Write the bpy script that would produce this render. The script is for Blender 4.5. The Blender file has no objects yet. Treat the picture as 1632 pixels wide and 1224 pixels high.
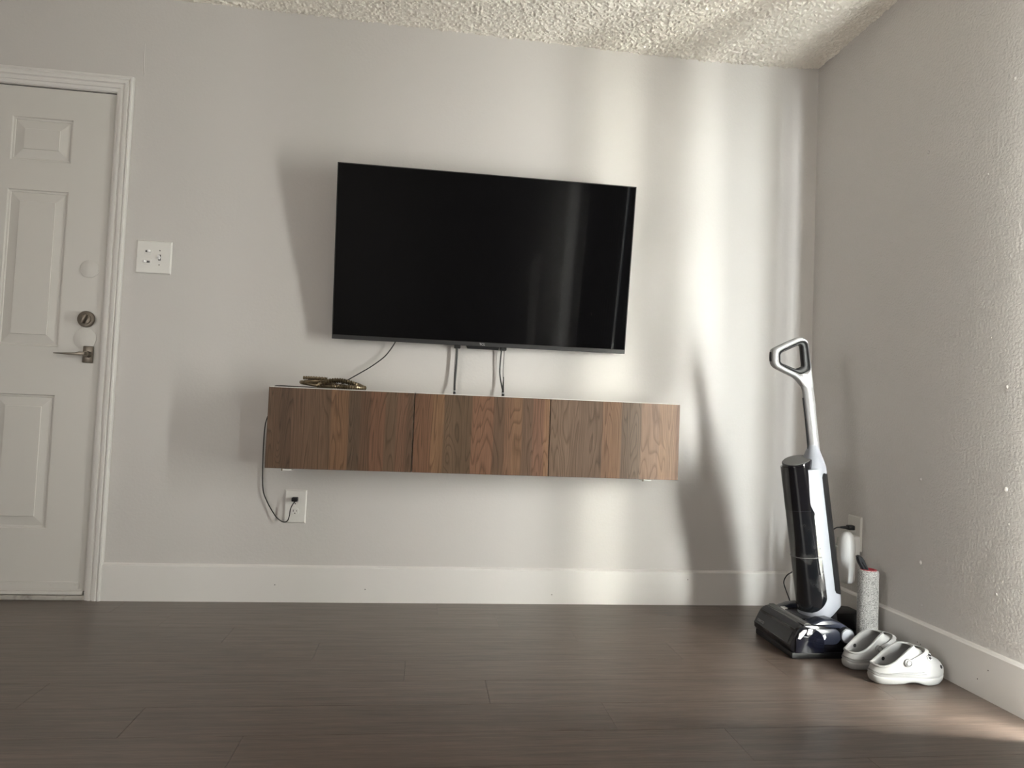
import bpy, bmesh, math, random
import numpy as np
from mathutils import Vector, Matrix
random.seed(7)
np.random.seed(7)
S = bpy.context.scene
COL = S.collection

# ------------------------------------------------------------------ camera
cam = bpy.data.cameras.new('camera')
cam.sensor_width = 36.0
cam.sensor_fit = 'HORIZONTAL'
cam.lens = 1098.188 / 1632.0 * 36.0
cam.clip_start = 0.02
co = bpy.data.objects.new('camera', cam)
COL.objects.link(co)
R_ = Vector((0.99134445, -0.12461845, 0.04130876))
U_ = Vector((-0.04608972, -0.03572772, 0.99829819))
F_ = Vector((0.12293051, 0.99156128, 0.0411621))
mw = Matrix((R_, U_, -F_)).transposed().to_4x4()
mw.translation = Vector((-1.7285066, -2.9277280, 0.8060689))
co.matrix_world = mw
S.camera = co

# ------------------------------------------------------------------ world, light, exposure
S.view_settings.view_transform = 'Standard'
S.view_settings.look = 'None'
S.view_settings.gamma = 1.0
S.view_settings.use_curve_mapping = False
S.view_settings.exposure = 0.12
S.cycles.use_denoising = True
S.cycles.max_bounces = 14
S.cycles.diffuse_bounces = 8
S.cycles.glossy_bounces = 6
S.cycles.transparent_max_bounces = 12
S.cycles.sample_clamp_indirect = 8.0
S.cycles.caustics_reflective = False
S.cycles.caustics_refractive = False

world = bpy.data.worlds.new('world')
S.world = world
world.use_nodes = True
bg = world.node_tree.nodes['Background']
bg.inputs[0].default_value = (0.75, 0.86, 1.0, 1)
bg.inputs[1].default_value = 1.6


def area(name, loc, look, sx, sy, power, col, spread=180):
    l = bpy.data.lights.new(name, 'AREA')
    l.shape = 'RECTANGLE'
    l.size, l.size_y = sx, sy
    l.energy = power
    l.color = col
    l.spread = math.radians(spread)
    o = bpy.data.objects.new(name, l)
    COL.objects.link(o)
    o.location = loc
    d = (Vector(look) - Vector(loc)).normalized()
    o.rotation_euler = d.to_track_quat('-Z', 'Y').to_euler()
    return o


# daylight outside the patio door: a wide bright yard, and brighter sunlit strips of it that the gap
# between the wall and the curtain edge throws into the room as upright bands of light
SLIT = Vector((-0.035, -1.27, 1.0))


def outdoors(name, ang, dist, width, power, col, z=0.95, h=2.3, extra=0):
    a = math.radians(ang)
    p = Vector((SLIT.x + math.sin(a) * dist, SLIT.y - math.cos(a) * dist, z))
    area(name, p, (SLIT.x, SLIT.y, z), width, h, power, col)


outdoors('daylight_sunlit_fence', 35.5, 1.9, 0.13, 105, (1.0, 0.965, 0.88))
outdoors('daylight_open_yard', 15.0, 2.4, 0.66, 400, (1.0, 0.995, 0.97))
outdoors('daylight_far_garden', 2.7, 6.5, 0.50, 1500, (0.98, 0.99, 1.0))
area('daylight_near_yard', (1.15, -2.05, 0.90), (0, -2.05, 0.90), 1.1, 2.2, 1170, (1.0, 0.97, 0.925))
area('daylight_far_yard', (1.15, -3.7, 0.90), (0, -3.7, 0.90), 2.2, 2.2, 1150, (1.0, 0.965, 0.91))
sun = bpy.data.lights.new('sun', 'SUN')
sun.energy = 9.0
sun.angle = math.radians(0.6)
sun.color = (1.0, 0.95, 0.88)
suno = bpy.data.objects.new('sun', sun)
COL.objects.link(suno)
suno.rotation_euler = Vector((-0.62, -0.38, -0.72)).to_track_quat('-Z', 'Y').to_euler()
# fill lamp added at the left wall to brighten the room, no window there
area('added_room_fill', (-4.32, -3.6, 1.25), (0, -3.3, 1.2), 1.3, 1.4, 42, (1.0, 0.97, 0.92))

# ------------------------------------------------------------------ materials


def srgb(r, g, b):
    f = lambda c: (c / 12.92 if c <= 0.04045 else ((c + 0.055) / 1.055) ** 2.4)
    return (f(r / 255), f(g / 255), f(b / 255), 1)


def mat(name, col, rough=0.5, metal=0.0, bump=None, var=None, coat=0.0, trans=0.0, spec=0.5, alpha=1.0):
    """bump: (scale, strength, distance, detail); var: (scale, colour2, lo, hi)"""
    m = bpy.data.materials.new(name)
    m.use_nodes = True
    nt = m.node_tree
    b = nt.nodes['Principled BSDF']
    b.inputs['Base Color'].default_value = col
    b.inputs['Roughness'].default_value = rough
    b.inputs['Metallic'].default_value = metal
    b.inputs['Coat Weight'].default_value = coat
    b.inputs['Coat Roughness'].default_value = 0.05
    b.inputs['Transmission Weight'].default_value = trans
    b.inputs['Specular IOR Level'].default_value = spec
    b.inputs['Alpha'].default_value = alpha
    if bump or var:
        tc = nt.nodes.new('ShaderNodeTexCoord')
    if var:
        n = nt.nodes.new('ShaderNodeTexNoise')
        n.inputs['Scale'].default_value = var[0]
        n.inputs['Detail'].default_value = 4
        nt.links.new(tc.outputs['Object'], n.inputs['Vector'])
        r = nt.nodes.new('ShaderNodeValToRGB')
        r.color_ramp.elements[0].position = var[2]
        r.color_ramp.elements[1].position = var[3]
        r.color_ramp.elements[0].color = col
        r.color_ramp.elements[1].color = var[1]
        nt.links.new(n.outputs['Fac'], r.inputs['Fac'])
        nt.links.new(r.outputs['Color'], b.inputs['Base Color'])
    if bump:
        n = nt.nodes.new('ShaderNodeTexNoise')
        n.inputs['Scale'].default_value = bump[0]
        n.inputs['Detail'].default_value = bump[3]
        nt.links.new(tc.outputs['Object'], n.inputs['Vector'])
        bp = nt.nodes.new('ShaderNodeBump')
        bp.inputs['Strength'].default_value = bump[1]
        bp.inputs['Distance'].default_value = bump[2]
        nt.links.new(n.outputs['Fac'], bp.inputs['Height'])
        nt.links.new(bp.outputs['Normal'], b.inputs['Normal'])
    return m


WALL = (0.588, 0.567, 0.550, 1)
M = {}
M['wall'] = mat('wall_paint', WALL, 0.42, bump=(85, 0.22, 0.0025, 2), spec=0.35)
M['wall_r'] = mat('wall_paint_orange_peel', WALL, 0.38, bump=(110, 0.7, 0.0045, 3), spec=0.4)
M['ceiling'] = mat('popcorn_ceiling', (0.82, 0.78, 0.71, 1), 0.9, bump=(160, 0.5, 0.004, 3))
M['trim'] = mat('white_trim_paint', (0.72, 0.702, 0.682, 1), 0.35, bump=(14, 0.12, 0.004, 4), spec=0.4)
M['door'] = mat('door_paint', (0.63, 0.61, 0.58, 1), 0.4, bump=(9, 0.06, 0.006, 3), spec=0.4)
M['plate'] = mat('white_plastic_plate', (0.72, 0.71, 0.68, 1), 0.28)
M['white'] = mat('white_plastic', (0.86, 0.86, 0.86, 1), 0.35)
M['shell'] = mat('pale_silver_plastic', (0.285, 0.296, 0.33, 1), 0.45)
M['silver'] = mat('silver_pole', (0.34, 0.34, 0.345, 1), 0.4, metal=0.3)
M['black'] = mat('black_plastic', (0.008, 0.008, 0.009, 1), 0.45, spec=0.3)
M['gloss'] = mat('gloss_black_plastic', (0.006, 0.006, 0.008, 1), 0.10, coat=0.2, spec=0.4)
M['greyblack'] = mat('dark_grey_plastic', (0.022, 0.023, 0.027, 1), 0.35, spec=0.35)
M['navy'] = mat('blue_black_plastic', (0.020, 0.023, 0.036, 1), 0.22)
M['captop'] = mat('grey_disc', (0.13, 0.13, 0.13, 1), 0.5)
M['rubber'] = mat('black_rubber_cord', (0.015, 0.015, 0.015, 1), 0.5)
M['dark'] = mat('dark_gap', (0.01, 0.01, 0.01, 1), 0.9)
M['screen'] = mat('tv_screen', (0.002, 0.002, 0.0025, 1), 0.03, spec=0.14)
M['bezel'] = mat('tv_bezel', (0.01, 0.01, 0.011, 1), 0.35)
M['chin'] = mat('tv_chin', (0.028, 0.028, 0.03, 1), 0.4)
M['nickel'] = mat('aged_nickel', (0.20, 0.175, 0.145, 1), 0.32, metal=0.9)
M['carcass'] = mat('white_laminate', (0.75, 0.74, 0.72, 1), 0.4)
M['bronze'] = mat('bronze_metal', (0.30, 0.24, 0.16, 1), 0.32, metal=0.9, var=(25, (0.14, 0.11, 0.07, 1), 0.4, 0.62))
M['grey_mark'] = mat('grey_print', (0.32, 0.32, 0.33, 1), 0.5)
M['tv_mark'] = mat('light_print', (0.6, 0.6, 0.6, 1), 0.4)
M['curtain'] = mat('curtain_fabric', (0.42, 0.41, 0.40, 1), 0.7, spec=0.3)
M['clog'] = mat('clog_foam', (0.335, 0.333, 0.328, 1), 0.55, bump=(120, 0.12, 0.001, 2), spec=0.35)
M['clog_in'] = mat('clog_foam_inside', (0.40, 0.40, 0.40, 1), 0.6)
M['clogline'] = mat('clog_groove', (0.12, 0.12, 0.12, 1), 0.7)
M['red'] = mat('red_cap', (0.45, 0.06, 0.08, 1), 0.4)
M['tank'] = mat('smoked_tank', (0.005, 0.006, 0.008, 1), 0.07, coat=0.3, var=(14, (0.045, 0.045, 0.046, 1), 0.52, 0.72))
M['patio'] = mat('patio_concrete', (0.66, 0.64, 0.60, 1), 0.9, var=(6, (0.56, 0.54, 0.51, 1), 0.4, 0.6))
M['alu'] = mat('white_aluminium', (0.7, 0.7, 0.7, 1), 0.4)


def fuzzy_material():
    m = mat('speckled_roller_fabric', (0.5, 0.5, 0.5, 1), 0.95)
    nt = m.node_tree
    b = nt.nodes['Principled BSDF']
    tc = nt.nodes.new('ShaderNodeTexCoord')
    mp = nt.nodes.new('ShaderNodeMapping')
    mp.inputs['Scale'].default_value = (120, 120, 330)
    n = nt.nodes.new('ShaderNodeTexNoise')
    n.inputs['Scale'].default_value = 1.7
    n.inputs['Detail'].default_value = 3
    r = nt.nodes.new('ShaderNodeValToRGB')
    r.color_ramp.elements[0].position = 0.40
    r.color_ramp.elements[0].color = (0.22, 0.215, 0.21, 1)
    r.color_ramp.elements[1].position = 0.56
    r.color_ramp.elements[1].color = (0.58, 0.575, 0.56, 1)
    bp = nt.nodes.new('ShaderNodeBump')
    bp.inputs['Strength'].default_value = 0.7
    bp.inputs['Distance'].default_value = 0.002
    L = nt.links.new
    L(tc.outputs['Object'], mp.inputs['Vector'])
    L(mp.outputs['Vector'], n.inputs['Vector'])
    L(n.outputs['Fac'], r.inputs['Fac'])
    L(r.outputs['Color'], b.inputs['Base Color'])
    L(n.outputs['Fac'], bp.inputs['Height'])
    L(bp.outputs['Normal'], b.inputs['Normal'])
    return m


M['fuzzy'] = fuzzy_material()


def plank_material(name, base, seed):
    """grey-brown vinyl plank: long grain streaks along X, slight tone shift per plank"""
    m = bpy.data.materials.new(name)
    m.use_nodes = True
    nt = m.node_tree
    b = nt.nodes['Principled BSDF']
    L = nt.links.new
    N = nt.nodes.new
    tc = N('ShaderNodeTexCoord')
    mp = N('ShaderNodeMapping')
    mp.inputs['Scale'].default_value = (1.3, 26, 1)
    mp.inputs['Location'].default_value = (seed * 3.7, seed * 1.3, 0)
    n = N('ShaderNodeTexNoise')
    n.inputs['Scale'].default_value = 2.2
    n.inputs['Detail'].default_value = 8
    n.inputs['Roughness'].default_value = 0.62
    n.inputs['Distortion'].default_value = 0.9
    r = N('ShaderNodeValToRGB')
    e = r.color_ramp.elements
    e[0].position = 0.28
    e[0].color = (base[0] * 0.56, base[1] * 0.54, base[2] * 0.52, 1)
    e[1].position = 0.74
    e[1].color = (base[0] * 1.42, base[1] * 1.42, base[2] * 1.40, 1)
    mp2 = N('ShaderNodeMapping')
    mp2.inputs['Scale'].default_value = (9, 260, 1)
    n2 = N('ShaderNodeTexNoise')
    n2.inputs['Scale'].default_value = 1.5
    n2.inputs['Detail'].default_value = 3
    mx = N('ShaderNodeMixRGB')
    mx.blend_type = 'OVERLAY'
    mx.inputs['Fac'].default_value = 0.6
    L(tc.outputs['Object'], mp.inputs['Vector'])
    L(mp.outputs['Vector'], n.inputs['Vector'])
    L(n.outputs['Fac'], r.inputs['Fac'])
    L(tc.outputs['Object'], mp2.inputs['Vector'])
    L(mp2.outputs['Vector'], n2.inputs['Vector'])
    L(r.outputs['Color'], mx.inputs['Color1'])
    L(n2.outputs['Fac'], mx.inputs['Color2'])
    L(mx.outputs['Color'], b.inputs['Base Color'])
    b.inputs['Roughness'].default_value = 0.34
    b.inputs['Specular IOR Level'].default_value = 0.85
    bp = N('ShaderNodeBump')
    bp.inputs['Strength'].default_value = 0.25
    bp.inputs['Distance'].default_value = 0.001
    L(n2.outputs['Fac'], bp.inputs['Height'])
    L(bp.outputs['Normal'], b.inputs['Normal'])
    return m


PB = (0.104, 0.076, 0.063)
PLANKS = [plank_material('grey_brown_plank_%d' % k, tuple(c * f for c in PB), k)
          for k, f in enumerate((0.94, 1.0, 1.07, 0.98, 1.03))]


def wood_material(name, x0, x1, strips, seed):
    """walnut veneer: upright strips of veneer across the width (x0..x1), cathedral grain along Z"""
    m = bpy.data.materials.new(name)
    m.use_nodes = True
    nt = m.node_tree
    b = nt.nodes['Principled BSDF']
    L = nt.links.new
    N = nt.nodes.new
    tc = N('ShaderNodeTexCoord')
    sp = N('ShaderNodeSeparateXYZ')
    L(tc.outputs['Object'], sp.inputs[0])
    # slight sideways wobble of the strip borders
    wn = N('ShaderNodeTexNoise')
    wm = N('ShaderNodeMapping')
    wm.inputs['Scale'].default_value = (2, 1, 5)
    L(tc.outputs['Object'], wm.inputs['Vector'])
    L(wm.outputs['Vector'], wn.inputs['Vector'])
    wn.inputs['Scale'].default_value = 1.0
    mr = N('ShaderNodeMapRange')
    mr.inputs['From Min'].default_value = x0
    mr.inputs['From Max'].default_value = x1
    L(sp.outputs['X'], mr.inputs['Value'])
    ad = N('ShaderNodeMath')
    ad.operation = 'MULTIPLY_ADD'
    ad.inputs[1].default_value = 0.018
    L(wn.outputs['Fac'], ad.inputs[0])
    L(mr.outputs['Result'], ad.inputs[2])
    su = N('ShaderNodeMath')
    su.operation = 'SUBTRACT'
    su.inputs[1].default_value = 0.009
    L(ad.outputs[0], su.inputs[0])
    r = N('ShaderNodeValToRGB')
    r.color_ramp.interpolation = 'LINEAR'
    el = r.color_ramp.elements
    stops = []
    for i, (p, c) in enumerate(strips):
        q = strips[i + 1][0] if i + 1 < len(strips) else 1.0
        stops += [(p + 0.006, c), (q - 0.006, c)]
    while len(el) < len(stops):
        el.new(0.5)
    for i, (p, c) in enumerate(stops):
        el[i].position = min(max(p, 0), 1)
        el[i].color = srgb(*c)
    L(su.outputs[0], r.inputs['Fac'])
    # grain: warped bands
    mp = N('ShaderNodeMapping')
    mp.inputs['Scale'].default_value = (9, 1, 1.15)
    mp.inputs['Location'].default_value = (seed * 2.3, 0, seed * 1.1)
    L(tc.outputs['Object'], mp.inputs['Vector'])
    wv = N('ShaderNodeTexNoise')
    wv.inputs['Scale'].default_value = 1.5
    wv.inputs['Detail'].default_value = 1.5
    wv.inputs['Distortion'].default_value = 0.5
    L(mp.outputs['Vector'], wv.inputs['Vector'])
    k = N('ShaderNodeMath')
    k.operation = 'MULTIPLY'
    k.inputs[1].default_value = 17.0
    L(wv.outputs['Fac'], k.inputs[0])
    fr = N('ShaderNodeMath')
    fr.operation = 'FRACT'
    L(k.outputs[0], fr.inputs[0])
    gr = N('ShaderNodeValToRGB')
    g = gr.color_ramp.elements
    g[0].position = 0.0
    g[0].color = (0.52, 0.50, 0.48, 1)
    g[1].position = 1.0
    g[1].color = (0.62, 0.60, 0.58, 1)
    e2 = g.new(0.16)
    e2.color = (1.0, 1.0, 1.0, 1)
    e3 = g.new(0.75)
    e3.color = (0.95, 0.95, 0.95, 1)
    L(fr.outputs[0], gr.inputs['Fac'])
    mpf = N('ShaderNodeMapping')
    mpf.inputs['Scale'].default_value = (330, 1, 9)
    L(tc.outputs['Object'], mpf.inputs['Vector'])
    nf = N('ShaderNodeTexNoise')
    nf.inputs['Scale'].default_value = 1.0
    nf.inputs['Detail'].default_value = 3
    L(mpf.outputs['Vector'], nf.inputs['Vector'])
    rf = N('ShaderNodeMapRange')
    rf.inputs['From Min'].default_value = 0.3
    rf.inputs['From Max'].default_value = 0.7
    rf.inputs['To Min'].default_value = 0.80
    rf.inputs['To Max'].default_value = 1.16
    L(nf.outputs['Fac'], rf.inputs['Value'])
    m1 = N('ShaderNodeMixRGB')
    m1.blend_type = 'MULTIPLY'
    m1.inputs['Fac'].default_value = 0.9
    L(r.outputs['Color'], m1.inputs['Color1'])
    L(gr.outputs['Color'], m1.inputs['Color2'])
    m2 = N('ShaderNodeMixRGB')
    m2.blend_type = 'MULTIPLY'
    m2.inputs['Fac'].default_value = 1.0
    L(m1.outputs['Color'], m2.inputs['Color1'])
    L(rf.outputs['Result'], m2.inputs['Color2'])
    L(m2.outputs['Color'], b.inputs['Base Color'])
    b.inputs['Roughness'].default_value = 0.42
    b.inputs['Specular IOR Level'].default_value = 0.35
    return m


def glass_material():
    m = bpy.data.materials.new('window_glass')
    m.use_nodes = True
    nt = m.node_tree
    nt.nodes.remove(nt.nodes['Principled BSDF'])
    t = nt.nodes.new('ShaderNodeBsdfTransparent')
    t.inputs[0].default_value = (0.93, 0.95, 0.94, 1)
    g = nt.nodes.new('ShaderNodeBsdfGlossy')
    g.inputs['Roughness'].default_value = 0.02
    mx = nt.nodes.new('ShaderNodeMixShader')
    mx.inputs[0].default_value = 0.06
    nt.links.new(t.outputs[0], mx.inputs[1])
    nt.links.new(g.outputs[0], mx.inputs[2])
    nt.links.new(mx.outputs[0], nt.nodes['Material Output'].inputs[0])
    return m


M['glass'] = glass_material()

# ------------------------------------------------------------------ helpers
XF = [Matrix.Identity(4)]      # transform baked into vertices as parts are made


def thing(name, label, cat, loc=(0, 0, 0), group=None, kind=None):
    o = bpy.data.objects.new(name, None)
    o.empty_display_size = 0.05
    COL.objects.link(o)
    o.location = loc
    if label:
        o['label'] = label
    if cat:
        o['category'] = cat
    if group:
        o['group'] = group
    if kind:
        o['kind'] = kind
    return o


def world_loc(o):
    v = Vector((0, 0, 0))
    while o is not None:
        v += o.location
        o = o.parent
    return v


def obj(name, verts, faces, material, parent=None, smooth=False, angle=None):
    me = bpy.data.meshes.new(name)
    vs = [XF[0] @ Vector(v) for v in verts]
    me.from_pydata([tuple(v) for v in vs], [], faces)
    me.validate()
    me.update()
    bm = bmesh.new()
    bm.from_mesh(me)
    bmesh.ops.recalc_face_normals(bm, faces=bm.faces)
    bm.to_mesh(me)
    bm.free()
    if smooth:
        me.polygons.foreach_set('use_smooth', [True] * len(me.polygons))
        if angle is not None:
            me.set_sharp_from_angle(angle=math.radians(angle))
    me.materials.append(material)
    o = bpy.data.objects.new(name, me)
    COL.objects.link(o)
    if parent is not None:
        o.parent = parent
        top = parent
        while top.parent is not None:
            top = top.parent
        # parents above are meshes at the origin, only the top empty is offset
        if parent.parent is None and parent.location.length > 0:
            o.matrix_parent_inverse = Matrix.Translation(-parent.location)
    return o


class MB:
    """collects simple solids into one mesh"""

    def __init__(self):
        self.v, self.f = [], []

    def add(self, verts, faces):
        k = len(self.v)
        self.v += [tuple(v) for v in verts]
        self.f += [tuple(i + k for i in f) for f in faces]
        return self

    def box(self, lo, hi, bevel=0.0, seg=2, rot=None):
        bm = bmesh.new()
        bmesh.ops.create_cube(bm, size=1.0)
        sz = [hi[i] - lo[i] for i in range(3)]
        ce = [(hi[i] + lo[i]) / 2 for i in range(3)]
        for v in bm.verts:
            v.co = Vector((v.co.x * sz[0], v.co.y * sz[1], v.co.z * sz[2]))
        if bevel > 0:
            bmesh.ops.bevel(bm, geom=list(bm.edges), offset=bevel, segments=seg, affect='EDGES', profile=0.5)
        Mx = Matrix.Translation(ce)
        if rot is not None:
            Mx = Mx @ rot.to_4x4()
        bm.verts.ensure_lookup_table()
        vs = [Mx @ v.co for v in bm.verts]
        fs = [[v.index for v in f.verts] for f in bm.faces]
        bm.free()
        return self.add(vs, fs)

    def prism(self, poly, axis, a, b, bevel=0.0, seg=2):
        """poly in the two other axes (in x,y,z order), extruded from a to b along axis"""
        def P(p, t):
            if axis == 1:
                return Vector((p[0], t, p[1]))
            if axis == 0:
                return Vector((t, p[0], p[1]))
            return Vector((p[0], p[1], t))
        bm = bmesh.new()
        n = len(poly)
        A = [bm.verts.new(P(p, a)) for p in poly]
        B = [bm.verts.new(P(p, b)) for p in poly]
        bm.faces.new(A)
        bm.faces.new(B[::-1])
        for i in range(n):
            bm.faces.new((A[i], B[i], B[(i + 1) % n], A[(i + 1) % n]))
        bmesh.ops.recalc_face_normals(bm, faces=bm.faces)
        if bevel > 0:
            ed = [e for e in bm.edges if (e.verts[0] in A) == (e.verts[1] in A)]
            bmesh.ops.bevel(bm, geom=ed, offset=bevel, segments=seg, affect='EDGES', profile=0.5)
        bm.verts.index_update()
        bm.verts.ensure_lookup_table()
        vs = [v.co.copy() for v in bm.verts]
        fs = [[v.index for v in f.verts] for f in bm.faces]
        bm.free()
        return self.add(vs, fs)

    def loft(self, rings, cap0=True, cap1=True, closed=True):
        n = len(rings[0])
        vs = [p for r in rings for p in r]
        fs = []
        for i in range(len(rings) - 1):
            for j in range(n if closed else n - 1):
                k = (j + 1) % n
                fs.append((i * n + j, i * n + k, (i + 1) * n + k, (i + 1) * n + j))
        if cap0:
            fs.append(tuple(range(n))[::-1])
        if cap1:
            fs.append(tuple((len(rings) - 1) * n + j for j in range(n)))
        return self.add(vs, fs)

    def cyl(self, c, axis, r, a, b, n=32, bevel=0.0):
        """circle centre c (3D, the axis coordinate ignored)"""
        rings = []
        prof = [(a, r)] + [(b, r)]
        if bevel > 0:
            s = 1 if b > a else -1
            prof = [(a, r - bevel), (a + s * bevel * .3, r - bevel * .3), (a + s * bevel, r),
                    (b - s * bevel, r), (b - s * bevel * .3, r - bevel * .3), (b, r - bevel)]
        for t, rr in prof:
            ring = []
            for k in range(n):
                u, w = rr * math.cos(2 * math.pi * k / n), rr * math.sin(2 * math.pi * k / n)
                if axis == 1:
                    ring.append((c[0] + u, t, c[2] + w))
                elif axis == 0:
                    ring.append((t, c[1] + u, c[2] + w))
                else:
                    ring.append((c[0] + u, c[1] + w, t))
            rings.append(ring)
        return self.loft(rings)

    def tube(self, pts, r, n=10, smooth=True, closed=False):
        pts = [Vector(p) for p in pts]
        if smooth and len(pts) > 2:
            pts = catmull(pts, 8, closed)
        m = len(pts)
        rings = []
        ref = None
        for i in range(m):
            if closed:
                t = (pts[(i + 1) % m] - pts[i - 1]).normalized()
            else:
                t = (pts[min(i + 1, m - 1)] - pts[max(i - 1, 0)]).normalized()
            if ref is None:
                ref = t.orthogonal().normalized()
            ref = (ref - t * ref.dot(t)).normalized()
            bn = t.cross(ref)
            rr = r(i / (m - 1)) if callable(r) else r
            rings.append([pts[i] + rr * (math.cos(2 * math.pi * k / n) * ref + math.sin(2 * math.pi * k / n) * bn) for k in range(n)])
        if closed:
            rings.append(rings[0])
            return self.loft(rings, False, False)
        return self.loft(rings)

    def out(self, name, material, parent=None, smooth=False, angle=35):
        return obj(name, self.v, self.f, material, parent, smooth, angle)


def catmull(pts, k, closed=False):
    out = []
    n = len(pts)
    rng = n if closed else n - 1
    for i in range(rng):
        if closed:
            p0, p1, p2, p3 = pts[i - 1], pts[i], pts[(i + 1) % n], pts[(i + 2) % n]
        else:
            p0, p1, p2, p3 = pts[max(i - 1, 0)], pts[i], pts[i + 1], pts[min(i + 2, n - 1)]
        for j in range(k):
            t = j / k
            out.append(0.5 * ((2 * p1) + (-p0 + p2) * t + (2 * p0 - 5 * p1 + 4 * p2 - p3) * t * t
                              + (-p0 + 3 * p1 - 3 * p2 + p3) * t * t * t))
    if not closed:
        out.append(pts[-1])
    return out


def text_mesh(name, s, size, origin, right, up, material, parent, depth=0.0006, spacing=1.0):
    cu = bpy.data.curves.new(name, 'FONT')
    cu.body = s
    cu.size = size
    cu.extrude = depth
    cu.align_x = 'CENTER'
    cu.align_y = 'CENTER'
    cu.space_character = spacing
    cu.resolution_u = 3
    tmp = bpy.data.objects.new(name, cu)
    COL.objects.link(tmp)
    bpy.context.view_layer.update()
    dg = bpy.context.evaluated_depsgraph_get()
    me = bpy.data.meshes.new_from_object(tmp.evaluated_get(dg))
    bpy.data.objects.remove(tmp)
    r = Vector(right).normalized()
    u = Vector(up).normalized()
    w = r.cross(u)
    Mx = Matrix((r, u, w)).transposed().to_4x4()
    Mx.translation = Vector(origin)
    vs = [Mx @ v.co for v in me.vertices]
    fs = [tuple(p.vertices) for p in me.polygons]
    bpy.data.meshes.remove(me)
    return obj(name, vs, fs, material, parent)


def struct(o):
    o['kind'] = 'structure'
    return o


# ------------------------------------------------------------------ room shell
H = 2.44
XL, YF = -4.40, -5.0            # left wall, wall behind the camera
DX0, DX1, DZ = -3.944, -3.026, 2.028   # entrance door slab

b = MB()
b.box((DX1 + 0.006, 0, -0.01), (0.13, 0.12, H + 0.08))
b.box((DX0 - 0.006, 0, DZ + 0.004), (DX1 + 0.006, 0.12, H + 0.08))
b.box((XL - 0.12, 0, -0.01), (DX0 - 0.006, 0.12, H + 0.08))
wall_back = struct(b.out('wall_back', M['wall']))
# hairline ridge in the paint above the door casing
bb = MB()
bb.tube([(-2.9326, -0.0002, 2.2466), (-2.931, -0.0002, 2.18), (-2.9293, -0.0002, 2.111)], 0.0016, 6)
bb.out('paint_crack', M['wall'], wall_back)

WY0, WY1, WZ0, WZ1 = -1.245, -4.70, 0.03, 2.06   # patio door opening in the right wall
b = MB()
b.box((0, WY0, -0.01), (0.09, 0.0, H + 0.08))
b.box((0, WY1, WZ1), (0.09, WY0, H + 0.08))
b.box((0, WY1, -0.01), (0.09, WY0, WZ0))
b.box((0, YF, -0.01), (0.09, WY1, H + 0.08))
wall_right = struct(b.out('wall_right', M['wall_r']))
nibs = [(-0.706, 0.632, 3.6), (-1.061, 0.638, 4.5), (-0.71, 0.345, 4.2), (-0.717, 1.788, 3.2), (-1.061, 0.945, 3.6), (-1.073, 0.537, 2),
        (-1.031, 0.32, 2), (-0.732, 0.725, 1.8), (-1.077, 1.881, 3.5), (-0.244, 2.425, 3), (-0.98, 1.62, 2), (-0.94, 1.35, 2),
        (-0.66, 0.86, 1.5), (-0.72, 0.2, 2.2), (-1.0, 1.1, 1.8)]
for (y, z, r) in nibs:
    bb = MB()
    r *= 0.0015
    rings = []
    for k in range(5):
        a = k / 5 * math.pi / 2
        rings.append([(-r * 0.75 * math.sin(a), y + r * math.cos(a) * math.cos(t), z + 1.3 * r * math.cos(a) * math.sin(t))
                      for t in [2 * math.pi * j / 10 for j in range(10)]])
    bb.loft(rings)
    bb.out('paint_drip', M['wall_r'], wall_right, True)

b = MB().box((XL - 0.12, YF, -0.01), (XL, 0.12, H + 0.08))
struct(b.out('wall_left', M['wall']))
# wall behind the camera
b = MB()
b.box((XL - 0.12, YF - 0.12, -0.01), (0.13, YF, H + 0.08))
struct(b.out('wall_front', M['wall']))


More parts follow.
